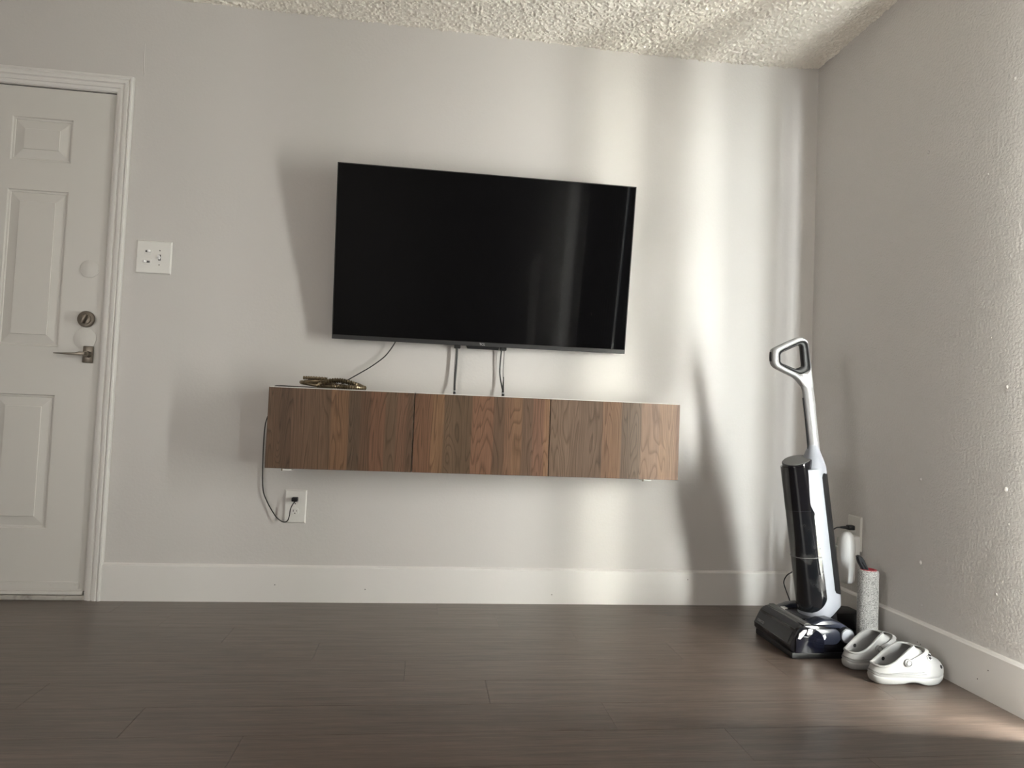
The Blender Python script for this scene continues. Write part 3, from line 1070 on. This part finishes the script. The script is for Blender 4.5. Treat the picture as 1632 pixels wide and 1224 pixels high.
# side plate (stadium), wheel, arch
st_ = []
for k in range(13):
    a = -math.pi / 2 + math.pi * k / 12
    st_.append((-0.288 + 0.026 * math.cos(a), 0.075 + 0.027 * math.sin(a)))
for k in range(13):
    a = math.pi / 2 + math.pi * k / 12
    st_.append((-0.355 + 0.026 * math.cos(a), 0.075 + 0.027 * math.sin(a)))
MB().prism(st_, 1, HY0 - 0.0005, HY0 + 0.012, 0.003).out('side_plate', M['navy'], hd, True)
wl = MB().cyl((-0.240, 0, 0.079), 1, 0.0265, HY0 - 0.004, HY0 + 0.036, 40, 0.003).out('wheel', M['greyblack'], hd, True)
MB().cyl((-0.2405, 0, 0.079), 1, 0.0235, HY0 - 0.008, HY0 - 0.002, 40, 0.002).out('wheel_cover', M['shell'], wl, True)
MB().prism([(-0.340, 0.075), (-0.322, 0.085), (-0.318, 0.075), (-0.322, 0.066), (-0.33, 0.064)], 1, HY0 - 0.0025, HY0, 0.0008).out('release_button', M['white'], hd, True)
# arched yoke cover over the neck side
arc = [(-0.375, 0.108), (-0.355, 0.118), (-0.325, 0.128), (-0.290, 0.131), (-0.258, 0.122), (-0.232, 0.108), (-0.215, 0.090), (-0.235, 0.086), (-0.262, 0.098), (-0.30, 0.100)]
MB().prism(arc, 1, -0.655, -0.600, 0.008, 3).out('yoke_cover', M['navy'], hd, True)
MB().prism(arc, 1, -0.450, -0.405, 0.008, 3).out('yoke_cover', M['navy'], hd, True)
MB().box((-0.368, -0.470, 0.112), (-0.350, -0.448, 0.119), 0.0015).out('release_tab', M['white'], hd)
MB().prism([(-0.365, 0.105), (-0.36, 0.1145), (-0.30, 0.1145), (-0.28, 0.105)], 1, -0.585, -0.43, 0.002).out('top_hatch', M['greyblack'], hd, True)
# swivel neck
MB().tube([(-0.235, VY, 0.070), (-0.236, VY, 0.105), (-0.240, VY, 0.155)], lambda t: 0.045 - 0.006 * t, 24).out('swivel_neck', M['gloss'], vac, True)

# --- body: local x across (front is -x), y, h up the axis; leaned back to the left
LEAN = math.radians(-8.4)
Mb = Matrix.Translation((-0.254, VY, 0.108)) @ Matrix.Rotation(LEAN, 4, 'Y')
XF[0] = Mb
A_, B_ = 0.078, 0.065


def sec(rx, ry, h, cx=0.0, n=48, tilt=0.0, tilty=0.0):
    out = []
    for k in range(n):
        a = 2 * math.pi * k / n
        c, s = math.cos(a), math.sin(a)
        x = rx * math.copysign(abs(c) ** 0.86, c)
        y_ = ry * math.copysign(abs(s) ** 0.92, s)
        out.append((cx + x, y_, h + tilt * x + tilty * y_))
    return out


bodyo = MB().loft([sec(0.045, 0.036, -0.012, -0.004, tilt=0.62), sec(0.064, 0.052, 0.000, -0.001, tilt=0.52), sec(0.0755, 0.0625, 0.022, 0.0, tilt=0.26), sec(A_, B_, 0.06, tilt=0.08), sec(A_, B_, 0.30),
                   sec(A_, B_, 0.535), sec(A_ - 0.003, B_ - 0.003, 0.542)]).out('body_shell', M['shell'], vac, True, 50)


def patch(h0, h1, th0, th1, off, thick, name, material, parent, nh=40, na=28, both=True):
    """curved panel following the body, between angle th0(h) and th1(h) measured from the rear (+x)"""
    outer, inner = [], []
    for i in range(nh + 1):
        h = h0 + (h1 - h0) * i / nh
        a0, a1 = th0(h), th1(h)
        ro, ri = [], []
        for j in range(na + 1):
            a = a0 + (a1 - a0) * j / na
            c, s = math.cos(a), math.sin(a)
            for lst, o_ in ((ro, off), (ri, off - thick)):
                lst.append(((A_ + o_) * math.copysign(abs(c) ** 0.86, c), (B_ + o_) * math.copysign(abs(s) ** 0.92, s), h))
        outer.append(ro)
        inner.append(ri[::-1])
    rings = [o_ + i_ for o_, i_ in zip(outer, inner)]
    return MB().loft(rings).out(name, material, parent, True, 40)


def frac_ang(f):
    """angle from the rear (+x) of the edge that divides the body's width, seen from the side, at f"""
    return math.radians(122) - math.asin(max(-1, min(1, 2 * f - 1)))


def smooth(t):
    t = max(0, min(1, t))
    return t * t * (3 - 2 * t)


def fb(h):       # how far the dark part reaches across the width
    f = 0.675 - 0.03 * smooth((0.54 - h) / 0.12)
    f += 0.085 * smooth((0.425 - h) / 0.055)
    f += 0.025 * smooth((0.36 - h) / 0.25)
    if h < 0.085:
        f -= 0.42 * (1 - math.sqrt(max(0, 1 - ((0.085 - h) / 0.055) ** 2)))
    if h > 0.50:
        f -= 0.0
    return max(f, 0.04)


t0 = lambda h: -frac_ang(fb(h)) + 2 * math.pi
t1 = lambda h: frac_ang(fb(h))
patch(0.3965, 0.556, t1, t0, 0.0018, 0.008, 'motor_cover', M['gloss'], vac)
tank = patch(0.031, 0.396, t1, t0, 0.0012, 0.006, 'water_tank', M['tank'], vac, 60)
ts_ = lambda h: frac_ang(0.92)
patch(0.226, 0.2285, t1, t0, 0.0022, 0.003, 'tank_rim', M['captop'], tank, 2)
sf = lambda h: frac_ang(0.905 + 0.095 * (max(0, (abs(h - 0.306) - 0.205)) / 0.022) ** 2)
patch(0.080, 0.532, lambda h: -sf(h), sf, 0.0016, 0.006, 'rear_strip', M['black'], vac)
# top cap of the motor
n = 40
cap0 = [(-0.0225 + 0.0525 * math.cos(2 * math.pi * k / n), 0.0525 * math.sin(2 * math.pi * k / n)) for k in range(n)]
tz = lambda x, y_: 0.575 + 0.16 * (x + 0.02) + 0.17 * y_
cp = MB().loft([[(x, y_, 0.530) for x, y_ in cap0], [(x, y_, tz(x, y_) - 0.002) for x, y_ in cap0],
                [(-0.0225 + (x + 0.0225) * 0.96, y_ * 0.96, tz(x, y_)) for x, y_ in cap0]]).out('motor_cap', M['gloss'], vac, True, 40)
MB().loft([[(-0.0225 + (x + 0.0225) * 0.93, y_ * 0.93, tz(x, y_) - 0.001) for x, y_ in cap0],
           [(-0.0225 + (x + 0.0225) * 0.92, y_ * 0.92, tz(x, y_) + 0.0015) for x, y_ in cap0]]).out('display_disc', M['captop'], cp)
# white shoulder up to the pole
MB().loft([sec(0.046, 0.058, 0.520, 0.0315), sec(0.044, 0.056, 0.544, 0.0325), sec(0.037, 0.045, 0.566, 0.037), sec(0.027, 0.030, 0.592, 0.0425), sec(0.0205, 0.021, 0.612, 0.046), sec(0.018, 0.017, 0.625, 0.0475)]).out('shoulder', M['shell'], vac, True, 60)
text_mesh('lettering', 'TINECO', 0.0085, (-0.062 * 0.9, -0.0405, 0.478), (math.cos(-0.85), math.sin(-0.85), 0), (0, 0, 1), M['grey_mark'], vac, 0.0004, 1.1)
XF[0] = Matrix.Identity(4)

# --- pole and handle loop (outline lies in the X-Z plane, 3 cm thick)
outer = [(-0.4725, 1.0707), (-0.4711, 1.0784), (-0.4593, 1.0867), (-0.4123, 1.1102), (-0.3762, 1.1268), (-0.3581, 1.1308), (-0.3445, 1.1254), (-0.336, 1.1124),
         (-0.3305, 1.0877), (-0.3247, 1.0535), (-0.3183, 1.0078), (-0.3092, 0.9699), (-0.3005, 0.9305)]
outer2 = [(-0.3432, 0.9305), (-0.3480, 0.9450), (-0.3557, 0.96), (-0.3805, 0.9788), (-0.4173, 0.9934), (-0.4572, 1.0105), (-0.4684, 1.0214), (-0.4714, 1.0308)]
hole = [(-0.4449, 1.0607), (-0.4415, 1.0704), (-0.4276, 1.0788), (-0.3717, 1.1078), (-0.3556, 1.1141), (-0.3434, 1.1132), (-0.3366, 1.1028), (-0.3297, 1.0571),
        (-0.3229, 1.0133), (-0.3264, 1.0066), (-0.3525, 0.9927), (-0.3647, 0.9929), (-0.4015, 1.0075), (-0.4383, 1.024), (-0.4433, 1.0303)]
inner = [(-0.44, 1.0583), (-0.4346, 1.067), (-0.3674, 1.0988), (-0.3613, 1.0999), (-0.3575, 1.094), (-0.3492, 1.0216), (-0.3752, 1.0096), (-0.4344, 1.0288), (-0.4393, 1.0343)]


def resample(poly, n, centre):
    """closed polygon sampled by angle round a centre"""
    out = []
    P = [Vector(p) for p in poly]
    for k in range(n):
        a = 2 * math.pi * k / n
        d = Vector((math.cos(a), math.sin(a)))
        best = None
        for i in range(len(P)):
            p, q = P[i] - centre, P[(i + 1) % len(P)] - centre
            e = q - p
            den = d.x * e.y - d.y * e.x
            if abs(den) < 1e-12:
                continue
            t = (p.x * e.y - p.y * e.x) / den
            s = (p.x * d.y - p.y * d.x) / den
            if t > 0 and -1e-9 <= s <= 1 + 1e-9 and (best is None or t > best):
                best = t
        out.append(centre + d * best)
    return out


def rounden(P, it):
    for _ in range(it):
        P = [0.25 * P[i - 1] + 0.5 * P[i] + 0.25 * P[(i + 1) % len(P)] for i in range(len(P))]
    return P


HC = Vector((-0.385, 1.056))
NN = 120
O = rounden(resample(outer + outer2, NN, HC), 2)
Hh = rounden(resample(hole, NN, HC), 2)
In = rounden(resample(inner, NN, HC), 1)


def ringloop(A, Bq, y0, y1, bv):
    """closed ring between outer loop A and inner loop Bq, rounded edges"""
    mid = [(a + c) / 2 for a, c in zip(A, Bq)]
    secs = []
    m = 16
    for j in range(m):
        ang = 2 * math.pi * j / m
        cu_, sv = math.cos(ang), math.sin(ang)
        cu_ = math.copysign(abs(cu_) ** 0.6, cu_)
        sv = math.copysign(abs(sv) ** 0.6, sv)
        secs.append([(c_.x + (a - c_).x * cu_, (y0 + y1) / 2 + (y1 - y0) / 2 * sv, c_.y + (a - c_).y * cu_) for a, c_ in zip(A, mid)])
    secs.append(secs[0])
    return MB().loft(secs, False, False)


hl_ = ringloop(O, Hh, VY - 0.017, VY + 0.017, 0.004).out('handle', M['silver'], vac, True, 60)
HhO = [h + (h - HC).normalized() * 0.0012 for h in Hh]
ringloop(HhO, In, VY - 0.0135, VY + 0.0135, 0.003).out('grip_liner', M['black'], hl_, True, 60)
MB().tube([(-0.4725, VY - 0.001, 1.034), (-0.4738, VY - 0.001, 1.05), (-0.4730, VY - 0.001, 1.068)], 0.0042, 10).out('trigger', M['black'], hl_, True)
pr_ = []
for (xa, xb, z) in [(-0.3115, -0.2690, 0.690), (-0.3160, -0.2750, 0.74), (-0.3254, -0.2845, 0.8049), (-0.3376, -0.2935, 0.8883), (-0.3440, -0.3005, 0.9305), (-0.352, -0.305, 0.952), (-0.366, -0.313, 0.975), (-0.365, -0.326, 0.992)]:
    cx_, rx = (xa + xb) / 2, (xb - xa) / 2
    pr_.append([(cx_ + rx * math.cos(2 * math.pi * k / 32), VY + min(rx, 0.019) * 0.9 * math.sin(2 * math.pi * k / 32), z) for k in range(32)])
pole = MB().loft(pr_).out('pole', M['silver'], vac, True, 60)
MB().tube([(-0.3140, VY, 0.70), (-0.3262, VY, 0.80), (-0.3375, VY, 0.88), (-0.3415, VY, 0.905)], 0.0030, 8).out('pole_groove', M['black'], pole, True)

# ------------------------------------------------------------------ charging dock, spare roller, cleaning brush
dock = thing('charging_dock', 'black plastic charging base tray beneath the floor cleaner with a low tower behind', 'dock', (-0.24, -0.52, 0))
MB().prism([(-0.440, -0.668), (-0.055, -0.668), (-0.030, -0.640), (-0.030, -0.345), (-0.060, -0.325), (-0.30, -0.325), (-0.435, -0.395)], 2, 0.0, 0.021, 0.004).out('tray', M['black'], dock, True)
MB().prism([(-0.175, -0.655), (-0.045, -0.655), (-0.035, -0.640), (-0.035, -0.440), (-0.175, -0.440)], 2, 0.020, 0.036, 0.004).out('accessory_platform', M['gloss'], dock, True)
MB().prism([(-0.170, -0.440), (-0.030, -0.440), (-0.022, -0.40), (-0.022, -0.345), (-0.05, -0.335), (-0.150, -0.335), (-0.170, -0.36)], 2, 0.020, 0.092, 0.006).out('tower', M['black'], dock, True)
MB().cyl((-0.087, -0.555, 0), 2, 0.020, 0.035, 0.060, 24).out('roller_peg', M['black'], dock)

rol = thing('roller_brush', 'spare fuzzy speckled grey roller brush standing upright on the dock beside the cleaner', 'brush', (-0.087, -0.555, 0.036))
rings = []
n = 48
for i in range(61):
    z = 0.037 + 0.246 * i / 60
    ring = []
    for k in range(n):
        rr = 0.0352 + (random.random() - 0.5) * 0.0016
        if i in (0, 60):
            rr -= 0.0035
        if i in (1, 59):
            rr -= 0.0010
        ring.append((-0.087 + rr * math.cos(2 * math.pi * k / n), -0.555 + rr * math.sin(2 * math.pi * k / n), z))
    rings.append(ring)
rings.append([(-0.087 + 0.022 * math.cos(2 * math.pi * k / n), -0.555 + 0.022 * math.sin(2 * math.pi * k / n), 0.283) for k in range(n)])
rings.append([(-0.087 + 0.021 * math.cos(2 * math.pi * k / n), -0.555 + 0.021 * math.sin(2 * math.pi * k / n), 0.20) for k in range(n)])
MB().loft(rings, True, True).out('fabric_sleeve', M['fuzzy'], rol, True)
rr_ = []
for (ra, z) in ((0.0275, 0.2825), (0.0275, 0.2855), (0.0215, 0.2855), (0.0205, 0.262)):
    rr_.append([(-0.087 + ra * math.cos(2 * math.pi * k / n), -0.555 + ra * math.sin(2 * math.pi * k / n), z) for k in range(n)])
MB().loft(rr_, False, False).out('red_end_ring', M['red'], rol, True, 40)

tool = thing('cleaning_tool', 'black flat cleaning tool sticking up out of the spare roller brush', 'tool', (-0.087, -0.55, 0.24))
P0, P1 = Vector((-0.076, -0.555, 0.236)), Vector((-0.1235, -0.555, 0.331))
tb = MB()
d = (P1 - P0)
for i in range(1):
    u_ = d.normalized()
    w_ = Vector((u_.z, 0, -u_.x))
    prof_ = []
    for s, wd in ((0, 0.0085), (0.5, 0.0105), (0.78, 0.0115), (0.92, 0.0095), (1.0, 0.005)):
        c_ = P0 + d * s + Vector((-0.006 * s * s, 0, 0.002 * s))
        prof_.append([(c_ + w_ * wd * sx + Vector((0, sy * 0.009, 0))) for sx, sy in ((-1, -.6), (-.7, -1), (.7, -1), (1, -.6), (1, .6), (.7, 1), (-.7, 1), (-1, .6))])
    tb.loft(prof_)
tb.out('handle', M['greyblack'], tool, True, 40)
MB().tube([P0 + d * 0.2 + Vector((0.002, -0.0098, 0)), P0 + d * 0.5 + Vector((0.0, -0.0098, 0)), P0 + d * 0.8 + Vector((-0.004, -0.0095, 0))], 0.0016, 8).out('rib', M['black'], tool, True)

# ------------------------------------------------------------------ white plug-in unit and dock power cord
pu = thing('plug_in_dispenser', 'white rounded bottle-shaped plug-in unit in the lower socket of the right wall outlet', 'air freshener', (-0.06, -0.372, 0.19))
rg = []
for (z, rx, ry) in ((0.190, 0.014, 0.014), (0.1925, 0.022, 0.022), (0.199, 0.0275, 0.0265), (0.215, 0.030, 0.0285), (0.262, 0.031, 0.0295), (0.2635, 0.0318, 0.030), (0.300, 0.032, 0.0305),
                    (0.335, 0.031, 0.030), (0.362, 0.028, 0.027), (0.378, 0.022, 0.021), (0.388, 0.012, 0.012), (0.3905, 0.004, 0.004)):
    rg.append([(-0.052 + rx * math.cos(2 * math.pi * k / 36), -0.372 + ry * math.sin(2 * math.pi * k / 36), z) for k in range(36)])
MB().loft(rg).out('housing', M['white'], pu, True, 60)
MB().box((-0.040, -0.392, 0.292), (-0.0085, -0.340, 0.375), 0.006).out('plug_back', M['white'], pu, True)
# thin clear guard round the front of the unit
gd = []
for (z, s) in ((0.215, 0.85), (0.24, 1.0), (0.33, 1.0), (0.365, 0.86)):
    gd.append([(-0.056 - 0.038 * s * math.cos(a), -0.372 + 0.038 * s * math.sin(a), z) for a in [(0.15 + 0.85 * k / 14) for k in range(15)]] +
              [(-0.056 - 0.0365 * s * math.cos(a), -0.372 + 0.0365 * s * math.sin(a), z) for a in [(1.0 - 0.85 * k / 14) for k in range(15)]])
MB().loft(gd).out('clear_guard', M['glass'], pu, True, 60)
MB().box((-0.094, -0.352, 0.328), (-0.080, -0.344, 0.331), 0.0008, 1).out('guard_catch', M['white'], pu)

dc = thing('dock_cord', 'black power cord plugged into the right wall outlet, running behind the floor cleaner', 'cord', (-0.14, -0.2, 0.02))
MB().box((-0.036, -0.3555, 0.3925), (-0.0085, -0.3325, 0.412), 0.004, 2).tube([(-0.030, -0.344, 0.402), (-0.050, -0.345, 0.4025), (-0.066, -0.343, 0.402)], lambda t: 0.0075 - 0.0042 * t, 12).out('plug', M['black'], dc, True)
MB().tube([(-0.058, -0.343, 0.402), (-0.080, -0.338, 0.399), (-0.105, -0.32, 0.372), (-0.128, -0.28, 0.345), (-0.13, -0.22, 0.28), (-0.115, -0.14, 0.22), (-0.105, -0.10, 0.185), (-0.128, -0.098, 0.167), (-0.150, -0.098, 0.152),
           (-0.1635, -0.10, 0.125), (-0.158, -0.11, 0.092), (-0.149, -0.125, 0.055), (-0.147, -0.145, 0.025), (-0.148, -0.18, 0.005), (-0.150, -0.25, 0.0035), (-0.140, -0.320, 0.0045)], 0.0026, 8).out('cord', M['rubber'], dc, True)

# ------------------------------------------------------------------ clogs
def clog(label, origin, heading, right_foot, rivet_side, charms, scale=1.0):
    """local: x from heel (0) to toe (L), y across, z up"""
    t = thing('clog', label, 'shoe', origin, 'pair of pale clogs')
    XF[0] = Matrix.Translation(origin) @ Matrix.Rotation(heading, 4, 'Z') @ Matrix.Scale(scale, 4)
    L = 0.250
    sg = 1 if right_foot else -1
    NA = 96

    def half(s, side):            # half width of the plan at s=x/L, slightly asymmetric
        w_ = 0.0395 + 0.0135 * smooth((s - 0.28) / 0.42)
        if side * sg < 0:         # inner side waisted
            w_ -= 0.004 * math.exp(-((s - 0.40) / 0.15) ** 2)
        return w_

    def outline(a, ins=0.0, stretch=1.0):
        c, s = math.cos(a), math.sin(a)
        ex = 0.80
        X = 0.5 + 0.5 * math.copysign(abs(c) ** ex, c)
        Yw = math.copysign(abs(s) ** 0.74, s)
        w_ = half(X, s)
        x = L * X
        x += (L / 2 - x) / (L / 2) * ins
        y_ = Yw * (w_ - ins)
        return x, y_

    def sole_z(s):                # slight rocker at toe and heel, arch under the middle
        return 0.016 * max(0, (s - 0.80) / 0.2) ** 2 + 0.010 * max(0, (0.10 - s) / 0.1) ** 2

    def rim(a):
        c, s = math.cos(a), math.sin(a)
        x = L * (0.310 + 0.262 * c)
        y_ = 0.0365 * math.copysign(abs(s) ** 0.85, s)
        X = x / L
        z = 0.056 + 0.058 * smooth((X - 0.10) / 0.44) ** 0.9
        return Vector((x, y_, z))

    def P(a, u):
        """outer surface: u 0 at sole top edge .. 1 at the opening rim"""
        x0, y0 = outline(a)
        B0 = Vector((x0, y0, 0.030 + 0.6 * sole_z(x0 / L)))
        R0 = rim(a)
        front = smooth((math.cos(a) - 0.05) / 0.6)
        fh = front * max(0.0, (u - 0.07) / 0.93) ** 1.2 + (1 - front) * (u ** 1.1)
        toe = 0.27 * math.sin(min(u / 0.30, 1) * math.pi / 2) + 0.73 * u ** 1.15
        fv2 = toe * front + (1 - front) * u
        p = Vector((B0.x + (R0.x - B0.x) * fh, B0.y + (R0.y - B0.y) * fh, B0.z + (R0.z - B0.z) * fv2))
        return p
    angs = [2 * math.pi * k / NA for k in range(NA)]
    # sole
    srings = []
    for (z, ins) in ((0.0, 0.010), (0.0015, 0.0055), (0.008, 0.0015), (0.018, 0.0), (0.0225, 0.0005), (0.024, 0.0025), (0.0255, 0.0025)):
        ring = []
        for a in angs:
            x, y_ = outline(a, ins)
            s = x / L
            zz = z + sole_z(s) * (1 - z / 0.08)
            if z < 0.02:          # raised arch between heel and ball on the outer side
                zz += (0.010 * math.exp(-((s - 0.52) / 0.10) ** 2)) * (1 - z / 0.02)
            ring.append((x, y_, zz))
        srings.append(ring)
    MB().loft(srings).out('sole', M['clog'], t, True, 60)
    # upper: outer wall, rim, inner wall, footbed
    rings = []
    ring = []
    for a in angs:
        x, y_ = outline(a, 0.0025)
        ring.append((x, y_, 0.0245 + 0.6 * sole_z(x / L)))
    rings.append(ring)
    for u in [0, .03, .08, .14, .2, .27, .34, .42, .5, .58, .66, .74, .82, .9, .96]:
        rings.append([P(a, u) for a in angs])
    for (k, dz) in ((0.3, 0.0015), (0.7, 0.0015)):
        rings.append([rim(a) + Vector((0, 0, dz)) + (Vector((L * 0.31, 0, 0)) - Vector((rim(a).x, rim(a).y, 0))).normalized() * 0.005 * k for a in angs])

    def inn(a, u):                # inner wall goes back down and out to the footbed
        r_ = rim(a)
        x0, y0 = outline(a, 0.009)
        f = Vector((x0, y0, 0.030))
        top = r_ + (Vector((L * 0.31, 0, 0)) - Vector((r_.x, r_.y, 0))).normalized() * 0.005
        k = math.sin(u * math.pi / 2)
        return Vector((top.x + (f.x - top.x) * (k if math.cos(a) > 0 else u), top.y + (f.y - top.y) * (u ** 0.9), top.z - 0.004 * u + (f.z - top.z) * (u ** 1.25 if math.cos(a) > 0 else u)))
    irings = [[inn(a, u) for a in angs] for u in (0, .12, .28, .45, .62, .8, .93, 1.0)]
    last = irings[-1]
    cen = Vector((L * 0.45, 0, 0.028))
    irings.append([cen + (v - cen) * 0.5 + Vector((0, 0, -0.002)) for v in last])
    irings.append([cen + (v - cen) * 0.02 + Vector((0, 0, -0.002)) for v in last])
    upper = MB().loft(rings + irings[:3], False, False).out('upper', M['clog'], t, True, 60)
    MB().loft(irings[2:], False, True).out('lining', M['clog_in'], t, True, 60)
    # rim bead and side groove lines

    def normal(a, u):
        e = 0.01
        du = P(a, min(u + e, 1)) - P(a, u - e)
        da = P(a + e, u) - P(a - e, u)
        n_ = da.cross(du)
        n_.normalize()
        c_ = Vector((L * 0.5, 0, 0.03))
        if n_.dot(P(a, u) - c_) < 0:
            n_ = -n_
        return n_
    MB().tube([P(a, 0.985) + normal(a, .95) * 0.0006 for a in angs[::2]], 0.0038, 8, False, True).out('rim_bead', M['clog'], upper, True)
    for u_ in (0.10, 0.20):
        pts_ = [P(a, u_) + normal(a, u_) * 0.0002 for a in [math.pi * 0.42 + (math.pi * 1.16) * k / 40 for k in range(41)]]
        MB().tube(pts_, 0.0008, 6, False).out('groove', M['clogline'], upper, True)
    # holes: ovals on the surface, coloured dark for the shade inside
    def hole_at(a, u, r_, squash=1.0, inside=False):
        p = P(a, u)
        n_ = normal(a, u)
        t1_ = n_.orthogonal().normalized()
        t2_ = n_.cross(t1_)
        if inside:
            p = p - n_ * 0.006
            n_ = -n_
        vs = [p + n_ * 0.0006 + r_ * (math.cos(2 * math.pi * k / 14) * t1_ * squash + math.sin(2 * math.pi * k / 14) * t2_) for k in range(14)]
        vs2 = [v - n_ * 0.003 for v in vs]
        MB().loft([vs2, vs]).out('vent_hole', M['dark'], upper)
    for a, u in ((0.75, 0.15), (0.40, 0.14), (0.06, 0.13), (-0.28, 0.14), (-0.62, 0.15)):
        hole_at(a, u, 0.0058)
    for a, u in ((0.0, 0.55), (0.3, 0.60), (-0.3, 0.60), (0.65, 0.62), (-0.65, 0.62), (0.0, 0.72), (0.35, 0.75), (-0.35, 0.75)):
        hole_at(a, u, 0.0026)
    for sd in (1, -1):
        hole_at(sd * 1.80, 0.70, 0.0062, inside=True)
    # heel strap folded forward over the instep
    out_, in_ = [], []
    rings = []
    A0 = 1.48
    for k in range(41):
        f = -1 + 2 * k / 40
        a = A0 * f
        fw = 1 - f * f
        pt = P(a, 0.70 - 0.02 * fw) + normal(a, 0.72) * (0.0030 + 0.0065 * fw)
        d_ = (P(a, 0.82) - P(a, 0.58)).normalized()
        n_ = normal(a, 0.72)
        hw = 0.0075
        th = 0.0018
        rings.append([pt - d_ * hw - n_ * th, pt - d_ * hw + n_ * th, pt + n_ * th * 1.5, pt + d_ * hw + n_ * th, pt + d_ * hw - n_ * th])
    MB().loft(rings).out('strap', M['clog'], t, True, 60)
    for sd in (1, -1):
        a = sd * A0
        p = P(a, 0.70)
        n_ = normal(a, 0.70)
        t1_ = n_.orthogonal().normalized()
        t2_ = n_.cross(t1_)
        rg_ = [[p + n_ * hgt + r_ * (math.cos(2 * math.pi * k / 24) * t1_ + math.sin(2 * math.pi * k / 24) * t2_) for k in range(24)]
               for hgt, r_ in ((-0.001, 0.0125), (0.0045, 0.0125), (0.0064, 0.0108), (0.0064, 0.0078), (0.0050, 0.0070), (0.0068, 0.0056), (0.0072, 0.002))]
        rv = MB().loft(rg_).out('strap_rivet', M['clog'], t, True, 40)
        ri = [p + n_ * 0.0062 + 0.0088 * (math.cos(2 * math.pi * k / 20) * t1_ + math.sin(2 * math.pi * k / 20) * t2_) for k in range(20)]
        MB().tube(ri, 0.0010, 5, False, True).out('rivet_ring', M['clogline'], rv)
    if charms:
        for (a, u, r_) in ((-0.30, 0.60, 0.0115), (-0.75, 0.52, 0.009)):
            p = P(a, u)
            n_ = normal(a, u)
            t1_ = Vector((0, 1, 0)).cross(n_).normalized()
            t2_ = n_.cross(t1_)
            lobes = []
            for k in range(40):
                an = 2 * math.pi * k / 40
                rr = r_ * (0.72 + 0.28 * math.cos(5 * an))
                lobes.append((rr * math.cos(an), rr * math.sin(an)))
            lv = [[p + n_ * hh + t1_ * x_ * s_ + t2_ * y_ * s_ for x_, y_ in lobes] for hh, s_ in ((0.0, .9), (0.003, 1.0), (0.0045, 0.85))]
            ch = MB().loft(lv).out('charm', M['dark'] if a > -0.5 else M['white'], t, True, 40)
            lv = [[p + n_ * hh + t1_ * x_ * s_ + t2_ * y_ * s_ for x_, y_ in lobes] for hh, s_ in ((0.004, .72), (0.0055, .62))]
            MB().loft(lv).out('charm_centre', M['white'] if a > -0.5 else M['greyblack'], ch, True, 40)
    XF[0] = Matrix.Identity(4)
    return t


clog('pale grey foam clog nearest the camera, with charms on its toe', Vector((-0.293, -0.868, 0)), math.radians(2), True, 1, True)
clog('pale grey foam clog half hidden behind the other clog, next to the dock', Vector((-0.305, -0.752, 0)), math.radians(9), False, 1, False)
